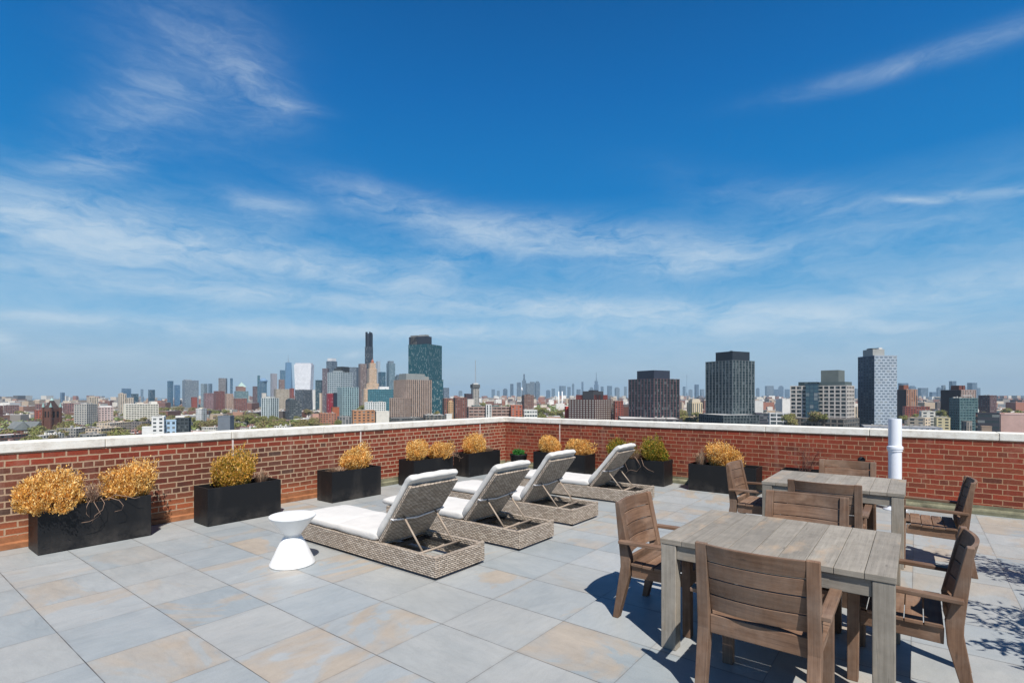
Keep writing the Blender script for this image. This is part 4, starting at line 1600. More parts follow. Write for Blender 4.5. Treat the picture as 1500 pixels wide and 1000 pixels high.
# pale striped residential group
T_('residential_tower', 'slate block with white vertical bands above the low roofs', 383, 396, 408, 583, 608, 900, 'lattice', (206, 216, 216), (58, 76, 84), pier=.5, span=.12, bay=5, top=[(.2, .8, .2, .8, 3, (196, 200, 196))])
T_('apartment_building', 'low dark stepped modernist building with angular terraces', 418, 424, 442, 588, 606, 950, 'win_wide', (92, 98, 102), top=[(.0, .55, .0, .9, 3.5, (74, 82, 86)), (.1, .4, .1, .8, 6, (120, 130, 132))])
# downtown cluster
T_('purple_tower', 'purple-grey brick tower at the left of the downtown cluster', 472, 480, 482, 540, 596, 1300, 'win_tall', (126, 112, 118), cat='building')
T_('blue_tower', 'grey blue tower with a bright white roof box', 478, 486, 494, 529, 580, 1500, 'win_tall', (112, 128, 144), top=[(.1, .9, .1, .9, 9, (226, 228, 230))], cat='building')
e = T_('grid_tower', 'broad grid tower of white squares over teal glass', 480, 499, 516, 545, 600, 1150, 'lattice', (182, 192, 196), (52, 84, 94), pier=.4, span=.4, bay=5.2, fh=4.8,
       top=[(.1, .75, .1, .7, 4, (150, 160, 162)), (.15, .7, .2, .65, 9, (70, 72, 74)), (.3, .85, .1, .6, 13, (54, 58, 62))], cat='building')
T_('grid_tower', 'lower teal grid tower with alternating dark windows', 494, 502, 525, 567, 612, 1000, 'lattice', (160, 184, 188), (40, 66, 78), pier=.5, span=.2, bay=4.4, fh=4.2, cat='building')
T_('grey_tower', 'plain grey blue tower behind the grid tower', 511, 522, 525, 538, 570, 1500, 'win_tall', (124, 136, 148), cat='building')
T_('brown_tower', 'brown and grey tower left of the tallest dark tower', 525, 528, 537, 533, 592, 1450, 'win_tall', (152, 128, 118), cat='building')
e = T_('dark_skyscraper', 'very tall slender near-black tower with notched crown', 534.5, 542, 546.5, 508, 570, 1600, 'win_tall', (58, 64, 74), (30, 36, 44), top=[(.0, .9, .0, .9, 41, (54, 60, 70)), (.0, .25, .0, .2, 46, (44, 50, 60)), (.55, .8, .0, .2, 45, (44, 50, 60)), (.0, .25, .6, .9, 46, (44, 50, 60))], cat='skyscraper')
# stepped art deco tower
CR = (240, 206, 172)
e = T_('art_deco_tower', 'cream stepped stone tower with a small red dome', 530, 533, 559, 570, 598, 1250, 'win_tall', CR, fh=4, bay=3, cat='skyscraper')
addbox(e, 'middle_tier', 534, 537, 555, 562, 572, 1255, 'win_tall', CR, bay=3)
addbox(e, 'shaft', 538, 541, 552, 540, 564, 1260, 'win_tall', CR, bay=2.6)
addbox(e, 'upper_tier', 540, 542.5, 550.5, 532, 541, 1262, 'win_tall', CR, bay=2.6)
m = MB()
m.lathe([(3.6, 0), (3.7, 4), (3.0, 6.5), (1.7, 8.5), (.4, 10), (.15, 14)], 12)
o = m.obj('dome', M['plainwall'], e, smooth=True)
cc = ray(545.7, 1270)
inv = (Matrix.Translation(e.location) @ Matrix.Rotation(e.rotation_euler.z, 4, 'Z')).inverted()
o.location = inv @ Vector((cc.x, cc.y, zat(532.5, 1270)))
o.color = bcol((178, 112, 88))
T_('red_tower', 'crimson red apartment tower with dark windows, standing close to the grid tower', 478, 480, 488, 577, 602, 980, 'win_tall', (176, 28, 48), bay=2.4, cat='building')
T_('navy_block', 'blank dark navy building right of the crimson tower', 488, 489, 494, 576, 600, 990, 'plainwall', (40, 48, 62), cat='building')
T_('brick_block', 'brown brick block above the orange low buildings', 485, 487, 497, 597, 608, 850, 'plainwall', (176, 104, 72), cat='building')
T_('brick_block', 'low orange brick block left of the warehouse with pink neighbour', 467, 469, 493, 606, 622, 780, 'win_grid', (176, 122, 96), cat='building')
T_('brick_block', 'pink low rendered block beside the orange brick block', 456, 458, 468, 607, 616, 800, 'plainwall', (212, 168, 152), cat='building')
T_('brick_warehouse', 'orange brown brick warehouse with a bare white party wall', 515, 517, 549, 602, 626, 640, 'win_grid', (188, 136, 98), bay=5, cat='building')
T_('white_wall_building', 'blank white rendered building right of the orange warehouse', 549, 551, 570, 603, 624, 655, 'plainwall', (226, 222, 212), cat='building')
T_('grey_block', 'grey low block with a ribbed roof left of the orange warehouse', 494, 497, 515, 611, 624, 700, 'win_tall', (150, 148, 146), cat='building')
T_('teal_block', 'wide flat-topped teal glass block behind the white lattice building', 539, 542, 577, 570, 600, 950, 'lattice', (92, 146, 158), (36, 66, 82), pier=.4, span=.18, bay=3.6, top=[(.4, .8, .1, .7, 5, (226, 226, 224))], cat='building')
T_('lattice_block', 'white lattice-fronted block at the foot of the teal one', 534, 536, 565, 589, 612, 860, 'lattice', (230, 232, 230), (90, 110, 116), pier=.5, span=.3, bay=3.4, fh=3.6, cat='building')
T_('office_tower', 'white banded tower behind the cream stepped tower', 551, 553, 557, 529, 565, 1900, 'win_check', (190, 200, 206), cat='building')
T_('office_tower', 'small blue glass block right of the cream stepped tower', 554, 558, 565, 545, 570, 1700, 'win_glass', (70, 112, 140), cat='building')
T_('office_tower', 'grey blue tower with a capped top between the cream and teal towers', 566, 570, 579, 532, 570, 1700, 'win_tall', (128, 156, 170), top=[(.1, .8, .1, .8, 8, (120, 134, 146))], cat='building')
T_('office_tower', 'low bluish slab with a thin cantilevered roof', 579, 581, 592, 551, 570, 1700, 'win_ribbon', (110, 122, 132), top=[(.1, 1, .1, .9, 5, (90, 106, 122))], cat='building')
# big beige tower
BG = (184, 162, 148)
e = T_('striped_tower', 'massive beige concrete tower with dark vertical window strips', 577, 596, 632, 556, 620, 800, 'lattice', BG, (52, 50, 50), pier=.5, span=.10, bay=3.2, top=[(.0, .75, .05, .6, 9.5, (150, 154, 152)), (.3, .95, .1, .7, 5.5, (162, 160, 154))], cat='skyscraper')
addbox(e, 'lower_wing', 571, 592, 602, 583, 640, 780, 'lattice', BG, glass=(52, 50, 50), pier=.5, span=.10, bay=3.2)
# teal glass tower
e = T_('teal_tower', 'tall teal glass tower speckled with bright panes, darker block on top', 598.5, 626, 647, 503.5, 612, 1050, 'lattice', (24, 66, 76), (30, 92, 104), pier=.16, span=.12, bay=3.0, fh=3.3,
       top=[(.0, .32, .02, .98, 15.5, (52, 60, 72)), (.05, .25, .1, .5, 19, (150, 150, 146)), (.0, .2, .55, .9, 18.5, (130, 130, 128))], cat='skyscraper')
addbox(e, 'lower_block', 630, 633, 649, 556, 612, 1030, 'lattice', (24, 66, 76), glass=(28, 86, 98), pier=.16, span=.12, bay=3.0)
T_('dark_low_block', 'low grey building with tall windows at the foot of the beige tower', 620, 624, 652, 608, 622, 700, 'lattice', (120, 116, 110), (60, 62, 64), pier=.3, span=.3, bay=5, cat='building')
T_('white_block', 'small blank white block right of the teal tower base', 652, 654, 662, 607, 620, 710, 'plainwall', (230, 228, 222), cat='building')
T_('dark_low_block', 'dark industrial shed at the foot of the beige tower', 570, 573, 620, 613, 626, 690, 'win_wide', (92, 90, 88), cat='building')
T_('grey_tower', 'small grey blue tower peeking out right of the teal tower', 648, 650, 658, 568, 586, 1900, 'win_tall', (112, 126, 142), cat='building')
T_('brick_block', 'dark brown brick block just right of the teal tower', 648, 651, 666, 584, 612, 950, 'win_grid', (140, 92, 76), cat='building')
T_('tan_tower', 'narrow tan stepped tower between two brown brick blocks', 655, 657, 664, 589, 610, 820, 'win_grid', (206, 168, 126), top=[(.2, .8, .2, .8, 3, (206, 172, 134))], cat='building')
T_('brick_block', 'broad maroon brick block with a flat roof left of the lattice mast', 664, 667, 684, 583, 614, 880, 'win_grid', (132, 86, 74), cat='building')
T_('dark_block', 'black roofed block in front of the mast tower', 680, 682, 692, 577, 592, 1100, 'plainwall', (72, 60, 66), cat='building')
T_('white_block', 'small white block under the mast tower', 683, 685, 694, 585, 598, 1000, 'plainwall', (222, 214, 204), cat='building')
# mast tower
e = T_('broadcast_tower', 'concrete tower with a dark drum and slender antenna mast', 690, 693, 702, 568, 600, 1200, 'win_tall', (190, 184, 174), top=[(-.1, 1.1, -.1, 1.1, 8, (96, 98, 98)), (.1, .9, .1, .9, 11, (220, 218, 212))], cat='tower')
c = ray(696.5, 1210)
m = MB()
zz = zat(560, 1210)
for k in range(4):
    a = k * math.pi / 2 + .3
    m.tube([(c.x + 1.5 * math.cos(a), c.y + 1.5 * math.sin(a), zz - 4), (c.x + .3 * math.cos(a), c.y + .3 * math.sin(a), zat(527, 1210))], .22, 4)
for k in range(12):
    z_ = zz + k * 4
    m.box(c.x - .9 + k * .05, c.x + .9 - k * .05, c.y - .9 + k * .05, c.y + .9 - k * .05, z_, z_ + .25)
inv = (Matrix.Translation(e.location) @ Matrix.Rotation(e.rotation_euler.z, 4, 'Z')).inverted()
m.v = [tuple(inv @ Vector(q)) for q in m.v]
o = m.obj('antenna_mast', M['plainwall'], e)
o.color = bcol((176, 176, 180))
# factory etc.
e = T_('factory', 'long brick factory with white floor bands and a white stair tower', 684, 687, 748, 596, 614, 700, 'lattice', (176, 150, 140), (74, 60, 56), pier=.12, span=.45, bay=6, fh=4, top=[(.1, .3, .2, .8, 2, (110, 120, 118)), (.5, .75, .2, .8, 1.6, (90, 110, 106))], cat='building')
addbox(e, 'stair_tower', 711, 712, 720, 593, 640, 694, 'win_tall', (228, 228, 224), bay=3.5)
T_('brick_block', 'orange brick building right of the factory with three small windows', 747, 749, 765, 594, 612, 690, 'win_grid', (184, 106, 80), bay=5, cat='building')
T_('white_block', 'low white building with boxy dark windows above the wall corner', 766, 768, 787, 601, 612, 680, 'win_wide', (230, 230, 224), bay=3.4, fh=5, cat='building')
T_('brown_block', 'brown apartment block rising from the park trees', 764, 768, 782, 579, 600, 1150, 'win_grid', (138, 104, 90), top=[(.3, .7, .3, .7, 3, (90, 70, 66))], cat='building')
T_('red_shed', 'bright red low building left of the white gridded block', 827, 829, 834, 596, 612, 760, 'plainwall', (190, 60, 44), cat='building')
# white-grid apartment
e = T_('apartment_block', 'apartment block with white window squares on dark brown bays', 833, 871, 897, 585, 612, 720, 'lattice', (92, 62, 56), (196, 190, 182), pier=.32, span=.34, bay=4.6, fh=3.0, top=[(.05, .8, .05, .75, 6.4, (128, 62, 54)), (.0, .55, .05, .45, 11.5, (74, 74, 78)), (.1, .35, .1, .3, 13, (60, 60, 66))])
T_('brick_block', 'plain red brick block right of the gridded apartment block', 898, 901, 913, 588, 616, 740, 'win_grid', (150, 78, 64), cat='building')
T_('brick_block', 'lower dark brick block touching the maroon-striped tower', 911, 913, 922, 597, 616, 760, 'plainwall', (110, 74, 66), cat='building')
# maroon striped tower
e = T_('maroon_tower', 'dark tower with maroon vertical piers and a navy roof box', 921, 958, 995, 554.5, 616, 640, 'lattice', (112, 86, 90), (32, 50, 56), pier=.22, span=.10, bay=5.6, fh=3.1, top=[(.0, .62, .0, .66, 10.4, (52, 58, 74)), ], cat='skyscraper')
T_('low_block', 'dark low roofs at the foot of the maroon-striped tower', 905, 910, 1000, 614, 624, 600, 'win_wide', (84, 74, 72), cat='building')
# museum
e = T_('museum', 'cream neoclassical building with columns between the two dark towers', 1006, 1014, 1029, 590, 606, 1000, 'win_tall', (224, 204, 168), bay=4, fh=18, top=[(.05, .85, .1, .8, 5.5, (214, 200, 176)), (.12, .78, .15, .7, 8, (200, 190, 172))], cat='museum')
# biggest dark tower
e = T_('dark_tower', 'largest dark grey tower with a black hexagonal roof block', 1034, 1073, 1105, 527.5, 616, 610, 'lattice', (112, 120, 124), (38, 54, 60), pier=.26, span=.12, bay=5.2, fh=3.1, top=[(.0, .78, .0, .62, 10.6, (44, 52, 62)), (.2, .26, .2, .26, 12, (70, 74, 78)), (.6, .66, .3, .36, 12, (70, 74, 78))], cat='skyscraper')
addbox(e, 'podium', 1024, 1060, 1112, 608, 680, 585, 'lattice', (92, 100, 104), glass=(40, 50, 56), pier=.24, span=.25, bay=4.2)
T_('dark_block', 'long plum-grey block right of the largest dark tower', 1104, 1108, 1150, 606, 626, 600, 'win_ribbon', (92, 90, 100), cat='building')
T_('white_grid_block', 'low block with a bold white grid of openings beside the brown trees', 1126, 1128, 1157, 605, 628, 560, 'lattice', (226, 226, 226), (60, 70, 76), pier=.14, span=.3, bay=7, fh=4.0, cat='building')
T_('white_block', 'white low building between the dark tower and the gridded complex', 1104, 1106, 1118, 587, 600, 1100, 'plainwall', (224, 222, 216), cat='building')
T_('white_block', 'rounded-looking white block at the left foot of the gridded complex', 1136, 1146, 1160, 585, 604, 900, 'plainwall', (226, 224, 218), cat='building')
# complex
GR = (214, 206, 198)
e = T_('gridded_complex', 'white gridded block with a deep blue glass notch, stepped roofs', 1198, 1240, 1251, 564.5, 612, 560, 'lattice', GR, (44, 50, 54), pier=.24, span=.3, bay=5.6, fh=4.3, top=[(.0, .9, .05, .96, 4.2, (96, 108, 108)), (.1, .9, .30, .92, 17, (112, 120, 118))], cat='building')
addbox(e, 'left_wing', 1158, 1192, 1199, 565, 640, 575, 'lattice', GR, glass=(44, 50, 54), pier=.24, span=.3, bay=5.6, fh=4.3)
addbox(e, 'roof_storey', 1170, 1196, 1200, 559.5, 566, 580, 'lattice', (72, 88, 92), glass=(40, 56, 60), pier=.1, span=.2, bay=5)
addbox(e, 'glass_notch', 1180, 1198, 1201, 563, 640, 570, 'win_glass', (26, 60, 84), bay=4, fh=4.3)
addbox(e, 'podium', 1155, 1236, 1258, 614, 690, 530, 'lattice', (128, 122, 116), glass=(46, 50, 54), pier=.2, span=.3, bay=6, fh=4.3)
# chequer tower
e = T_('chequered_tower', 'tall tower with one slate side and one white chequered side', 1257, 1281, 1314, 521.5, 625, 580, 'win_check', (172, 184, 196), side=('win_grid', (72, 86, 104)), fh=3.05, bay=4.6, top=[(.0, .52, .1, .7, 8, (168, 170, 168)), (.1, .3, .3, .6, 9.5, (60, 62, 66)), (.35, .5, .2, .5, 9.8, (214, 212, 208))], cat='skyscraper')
T_('arcade_block', 'long low grey building with a row of tall arched openings by the white pipe', 1262, 1266, 1380, 624, 634, 520, 'lattice', (150, 156, 168), (60, 66, 76), pier=.5, span=.4, bay=4.2, fh=5.5, cat='building')
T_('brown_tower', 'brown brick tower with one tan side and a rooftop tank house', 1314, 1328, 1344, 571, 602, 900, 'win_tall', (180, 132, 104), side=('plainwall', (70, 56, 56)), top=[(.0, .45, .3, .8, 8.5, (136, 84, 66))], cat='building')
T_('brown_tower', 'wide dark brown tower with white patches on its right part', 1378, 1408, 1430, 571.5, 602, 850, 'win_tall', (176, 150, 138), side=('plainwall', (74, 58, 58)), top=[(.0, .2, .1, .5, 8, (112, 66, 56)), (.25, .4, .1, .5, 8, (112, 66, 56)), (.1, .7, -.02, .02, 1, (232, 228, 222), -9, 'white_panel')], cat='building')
T_('glass_block', 'green glass block with pale ribs in front of the dark brown tower', 1391, 1406, 1432, 583, 626, 640, 'lattice', (110, 138, 140), (44, 72, 80), pier=.18, span=.3, bay=3.4, fh=3.3, cat='building')
T_('brown_tower', 'squat dark brown block with a reddish right side', 1433, 1450, 1460, 579.5, 600, 950, 'win_grid', (104, 74, 74), cat='building')
e = T_('pink_building', 'large pink rendered building with a dark glazed left wing', 1464, 1466, 1530, 607, 640, 520, 'plainwall', (226, 188, 176), top=[(.02, .1, .1, .4, 1.2, (150, 100, 92))], cat='building')
addbox(e, 'glazed_wing', 1429, 1432, 1464, 605.5, 690, 528, 'win_ribbon', (60, 62, 72), fh=6, bay=5)
T_('cream_house', 'cream low building with four small dark windows right of the white pipe', 1330, 1355, 1363, 613, 628, 540, 'win_grid', (228, 208, 182), bay=7, cat='house')
T_('white_house', 'white boxy building behind the cream one', 1346, 1350, 1370, 603, 620, 620, 'win_grid', (226, 222, 212), bay=6, cat='house')
T_('cream_house', 'pale yellow building with a green roof terrace left of the green glass block', 1368, 1372, 1392, 612, 626, 600, 'win_grid', (218, 206, 166), bay=5, cat='house')
T_('rust_house', 'long rust-red terrace of brick houses behind the white boxy building', 1322, 1326, 1362, 596, 606, 850, 'win_grid', (150, 80, 66), cat='house')
T_('grey_house', 'grey concrete rooftop plant room just above the coping on the right', 1408, 1416, 1424, 618, 640, 500, 'win_tall', (150, 142, 134), cat='building')
T_('grey_house', 'brown penthouse with ducts beside the grey plant room', 1436, 1438, 1453, 625, 640, 490, 'plainwall', (168, 146, 128), cat='building')

# ---- far skyline in the haze, each tower a thing
far = [(737, 743, 569), (747.5, 752, 562), (757, 763, 560), (765, 770.5, 555), (771, 776, 561), (776.5, 783, 559), (784, 790.5, 558.5), (820, 828, 565), (831, 836, 566.5), (838, 841, 561.5), (845, 850, 570),
       (852, 854.5, 559), (864, 869, 567), (880, 884, 566), (890, 896, 565), (901, 907, 567), (914, 918, 566), (1000, 1004, 566), (1009, 1014, 570), (1018, 1023, 563), (1026, 1031, 570), (1108, 1112, 568), (1122, 1132, 565), (1133, 1139, 570),
       (1141, 1147, 565), (1150, 1156, 570), (1318, 1328, 561), (1332, 1340, 565), (1347, 1357, 568), (1363, 1370, 574), (1373, 1378, 567), (1380, 1384, 564), (1392, 1399, 558), (1409, 1414, 565), (1419, 1429, 560.5), (1431, 1435, 568),
       (1252, 1256, 569), (937, 940, 548), (944, 946, 551), (672, 677, 572), (720, 725, 570), (728, 732, 572), (800, 806, 571), (808, 813, 569)]
rr = random.Random(5)
names = 'slate pale-blue grey-blue dusky steel-blue faint smoky'.split()
for i, (a, c_, yt) in enumerate(far):
    d = rr.uniform(7200, 9500) if a < 1250 else rr.uniform(5200, 6500)
    if 735 < a < 800:
        d = 5600 + rr.uniform(-300, 300)
    m = MB()
    P = ray((a + c_) / 2, d)
    w = (c_ - a) * d / F
    hh = zat(yt, d) - GZ
    m.box(-w / 2, w / 2, -w * .35, w * .35, 0, hh * (1 if i % 3 else .93))
    if i % 3 == 0:
        m.box(-w * .3, w * .3, -w * .25, w * .25, hh * .93, hh)
    if i == 3:
        m.box(-w * .2, w * .2, -w * .2, w * .2, hh, hh + 50)
    g = [(0, 0)] * 4
    m.uv = [[(u / 8, v / 8) for u, v in f] for f in m.uv]
    o = m.obj('distant_tower', M['win_tall' if i % 2 else 'win_ribbon'])
    o.location = (P.x, P.y, GZ)
    o.rotation_euler = (0, 0, A - math.pi / 2 + rr.uniform(-.3, .3))
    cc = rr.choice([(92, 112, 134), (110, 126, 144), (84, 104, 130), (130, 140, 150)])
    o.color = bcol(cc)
    near = min([(h for h in [(773, 'the blue cluster above the wall corner'), (870, 'the gridded apartment block'), (955, 'the maroon-striped tower'), (1020, 'the museum'), (1130, 'the largest dark tower'), (1255, 'the chequered tower'), (1335, 'the brown tan-sided tower'), (1405, 'the wide dark brown tower'), (700, 'the mast tower')])], key=lambda h: abs(h[0] - a)) if False else \
        min([(773, 'the blue cluster over the wall corner'), (865, 'the white-windowed apartment block'), (958, 'the maroon-striped tower'), (1018, 'the columned museum'), (1110, 'the largest dark tower'), (1255, 'the chequered tower'), (1330, 'the tan-sided brown tower'), (1405, 'the wide dark brown tower'), (697, 'the mast tower')], key=lambda h: abs(h[0] - a))
    side = 'left of' if a < near[0] - 3 else 'right of'
    sh = 'thin' if c_ - a < 4.5 else ('broad' if c_ - a > 7.5 else 'blocky')
    tl = 'tall' if yt < 562 else ('low' if yt > 568 else 'mid-height')
    o['label'] = '%s %s hazy tower on the horizon %s %s' % (tl, sh, side, near[1])
    tag(o, None, 'skyscraper', 'hazy towers on the horizon')
# the needle-topped ones
for (x, y0_, y1_, w, lb) in ((873.5, 558, 545, 5, 'hazy stepped skyscraper with a needle mast behind the gridded block'), (1006, 575, 549, 1.8, 'extremely thin hazy tower between the two dark towers')):
    d = 8200
    P = ray(x, d)
    s_ = d / F
    m = MB()
    hz = zat(y0_, d) - GZ
    m.box(-w * s_ / 2, w * s_ / 2, -w * s_ / 2, w * s_ / 2, 0, hz * .8)
    m.box(-w * s_ * .35, w * s_ * .35, -w * s_ * .35, w * s_ * .35, hz * .8, hz)
    m.lathe([(w * s_ * .2, hz), (w * s_ * .12, hz + 40), (2, zat(y1_, d) - GZ)], 6)
    o = m.obj('distant_skyscraper', M['plainwall'])
    o.location = (P.x, P.y, GZ)
    o.color = bcol((104, 122, 142))
    tag(o, lb, 'skyscraper', 'hazy towers on the horizon')
# two thin white chimney stacks
for x in (818.5, 823.5):
    P = ray(x, 1500)
    m = MB()
    m.lathe([(1.5, 0), (1.2, zat(573, 1500) - GZ)], 12)
    o = m.obj('chimney_stack', M['plastic'], smooth=True)
    o.location = (P.x, P.y, GZ)
    tag(o, '%s of two slim white stacks rising above the park trees' % ('left' if x < 820 else 'right'), 'chimney', 'white stacks above the park')
P = ray(764.5, 1500)
m = MB()
m.lathe([(1.6, 0), (1.2, zat(572, 1500) - GZ), (2.4, zat(571.5, 1500) - GZ), (2.0, zat(569, 1500) - GZ), (.2, zat(566.5, 1500) - GZ)], 10)
o = m.obj('slim_tower', M['plastic'], smooth=True)
o.location = (P.x, P.y, GZ)
tag(o, 'slim white minaret-like column left of the brown block in the park', 'column')


# ---- low houses laid out on the street grid
def coping_y(x):
    return 648 - 37 * x / 740 if x < 740 else 611 + 26.5 * (x - 740) / 760


rr = random.Random(21)
cand = []
for bi in range(-40, 41):
    for bj in range(-60, 61):
        # a block is 190 m along GU and 62 m along GV, streets between
        o0 = GU * (bi * 208) + GV * (bj * 78)
        if o0.length > 3400 or o0.length < 300:
            continue
        for row in (0, 1):
            s_ = 0.0
            while s_ < 185:
                wdt = rr.choice([8, 12, 16, 24, 32]) * rr.uniform(.9, 1.2)
                dep = rr.uniform(13, 20)
                big = rr.random()
                hgt = rr.uniform(9, 14) if big < .84 else (rr.uniform(15, 24) if big < .96 else rr.uniform(26, 40))
                if big > .9:
                    wdt *= 1.4
                    dep += 5
                p = o0 + GU * (s_ + wdt / 2) + GV * (10 if row == 0 else 52)
                s_ += wdt + (0 if rr.random() < .75 else rr.uniform(3, 12))
                x, y, d = px(p.x, p.y, GZ + hgt)
                if d < 330 or d > 3300 or x < -30 or x > 1530:
                    continue
                cand.append((d, x, y, p, wdt, dep, hgt, rr.random()))
ok = []
for (d, x, y, p, w, dp, hg, r_) in cand:
    if y > coping_y(x) - .3:
        continue
    half = w * F / d / 2 + 1
    bad = False
    for (a, c_, yb, hd) in heroes:
        if x + half > a - .5 and x - half < c_ + .5:
            if abs(d - hd) < 34 or (d < hd and y < yb - 1) or (d > hd and d - hd < 60):
                bad = True
                break
    if bad or (x < 520 and d < 1000 and r_ < .22):
        continue
    ok.append((d, x, y, p, w, dp, hg, r_))
ok.sort(key=lambda q: q[0])
NI = 185
PAL = [((166, 112, 94), 'red-brick'), ((140, 104, 92), 'brown'), ((204, 186, 164), 'tan'), ((210, 204, 194), 'off-white'), ((164, 160, 154), 'grey'), ((226, 222, 214), 'white'), ((170, 116, 92), 'salmon brick'), ((136, 128, 124), 'charcoal'), ((224, 220, 210), 'cream'), ((186, 182, 176), 'pale grey'), ((196, 176, 152), 'sand-coloured'), ((190, 150, 140), 'pinkish')]
LM = [(-40, 'by the left edge of the view'), (30, 'left of the church nave'), (77, 'near the church belfry'), (130, 'near the grey concrete block'), (180, 'near the slim cream tower'), (212, 'under the white balcony slab'), (255, 'near the pale blue house'), (296, 'near the four-storey white building'), (331, 'near the grey clapboard block'), (370, 'left of the slate banded block'),
      (398, 'below the slate banded block'), (430, 'below the dark stepped building'), (462, 'near the pink low block'), (505, 'below the downtown grid towers'), (545, 'near the orange warehouse'), (600, 'below the massive beige tower'), (640, 'below the teal tower'), (675, 'near the maroon brick block'), (715, 'near the long factory'), (757, 'near the orange brick building'), (800, 'in front of the park'), (850, 'near the gridded apartment block'),
      (905, 'near the plain red brick block'), (960, 'by the maroon-striped tower'), (1010, 'below the columned museum'), (1070, 'by the largest dark tower'), (1115, 'right of the largest dark tower'), (1150, 'left of the gridded complex'), (1205, 'by the gridded complex'), (1285, 'by the chequered tower'), (1330, 'near the cream low building'), (1365, 'near the white boxy building'), (1410, 'by the green glass block'), (1450, 'near the squat dark brown block'), (1495, 'near the large pink building')]
labels = {}


def house_mesh(m, w, dp, h, r_, rnd):
    m.box(-w / 2, w / 2, -dp / 2, dp / 2, 0, h, faces='xXyY')
    nb, nbd, nf = max(1, round(w / 3.2)), max(1, round(dp / 3.2)), max(1, round(h / 3.3))
    for i in range(4):
        L, nn = (dp, nbd) if i in (0, 1) else (w, nb)
        m.uv[i] = [(u / L * nn, v / h * nf) for u, v in m.uv[i]]
    m.face([(-w / 2, -dp / 2, h - .5), (w / 2, -dp / 2, h - .5), (w / 2, dp / 2, h - .5), (-w / 2, dp / 2, h - .5)], None, 1)
    # cornice and chimneys / bulkhead
    n0 = len(m.uv)
    m.box(-w / 2 - .3, w / 2 + .3, -dp / 2 - .35, -dp / 2 + .15, h - .6, h + .25)
    for _ in range(1 + int(w / 9)):
        x = rnd.uniform(-w * .42, w * .42)
        y = rnd.uniform(-dp * .3, dp * .4)
        s = rnd.uniform(.5, 1.6)
        m.box(x - s, x + s, y - s * .8, y + s * .8, h - .5, h + rnd.uniform(.8, 2.8))
    for i in range(n0, len(m.uv)):
        m.uv[i] = [(0, -1)] * 4


indiv = ok[:NI]
rest = ok[NI:]
made = []
for (d, x, y, p, w, dp, hg, r_) in indiv:
    rnd = random.Random(int(r_ * 1e6))
    c_, cn = PAL[int(rnd.random() * len(PAL))]
    m = MB()
    house_mesh(m, w, dp, hg, r_, rnd)
    o = m.obj('town_house' if hg < 15 else 'apartment_house', [M[rnd.choice(['win_grid', 'win_grid', 'win_wide', 'win_tall'])], M['roof']])
    o.location = (p.x, p.y, GZ)
    o.rotation_euler = (0, 0, GA + (math.pi if rnd.random() < .5 else 0))
    o.color = bcol(c_)
    lm = min(LM, key=lambda q: abs(q[0] - x))[1]
    sz = 'narrow' if w < 13 else ('wide' if w > 30 else 'mid-sized')
    ht = 'low' if hg < 11.5 else ('three-storey' if hg < 15 else ('mid-rise' if hg < 25 else 'high'))
    labels.setdefault('%s %s %s flat-roofed block %s' % (sz, ht, cn, lm), []).append((d, x, o))
ordn = ['', 'nearest', 'second nearest', 'third nearest', 'fourth nearest', 'fifth nearest', 'sixth nearest']
for lb, lst in labels.items():
    lst.sort(key=lambda q: q[0])
    for i, (d, x, o) in enumerate(lst):
        l2 = lb if len(lst) == 1 else lb.replace('flat-roofed block', 'block (%s of %d alike)' % (['closest', 'second closest', 'third closest', 'fourth', 'fifth', 'sixth', 'farthest'][min(i, 6)], len(lst)))
        tag(o, l2, 'house' if o.name.startswith('town') else 'apartment building', 'low city blocks beyond the parapet')

# everything beyond reads as one mass
m = MB()
rnd = random.Random(3)


def massbox(p, ang, w, dp, z0, z1):
    ca, sa = math.cos(ang), math.sin(ang)
    P = []
    for z in (z0, z1):
        for (u, v) in ((-1, -1), (1, -1), (1, 1), (-1, 1)):
            a_, b_ = u * w / 2, v * dp / 2
            P.append((p.x + a_ * ca - b_ * sa, p.y + a_ * sa + b_ * ca, z))
    m.grid(P, [(0, 1, 5, 4), (1, 2, 6, 5), (2, 3, 7, 6), (3, 0, 4, 7), (4, 5, 6, 7)])


for (d, x, y, p, w, dp, hg, r_) in rest:
    massbox(p, GA, w, dp, GZ, GZ + hg)
    if d < 1800:
        massbox(p + Vector((rnd.uniform(-.3, .3) * w, rnd.uniform(-.3, .3) * dp)), GA, 3, 2.5, GZ + hg, GZ + hg + 2.4)
for _ in range(9500):
    d = 1400 + 8600 * rnd.random() ** 1.5
    x = rnd.uniform(-40, 1540)
    if x < 340 and 4300 < d:
        continue
    hg = rnd.uniform(9, 17) if rnd.random() < .82 else rnd.uniform(18, 55 if d > 3000 else 36)
    xx, yy = x, Y0 + F * (H - GZ - hg) / d
    if 740 < x < 905 and 1250 < d < 2300:
        continue
    bad = False
    for (a, c_, yb, hd) in heroes:
        if a - 2 < x < c_ + 2 and d < hd + 60 and yy < yb:
            bad = True
            break
    if bad:
        continue
    massbox(ray(x, d), GA, rnd.uniform(10, 34) * (1 + d / 5000), rnd.uniform(10, 24) * (1 + d / 5000), GZ, GZ + hg)
tag(m.obj('distant_low_rise', M['mass']), kind='stuff')

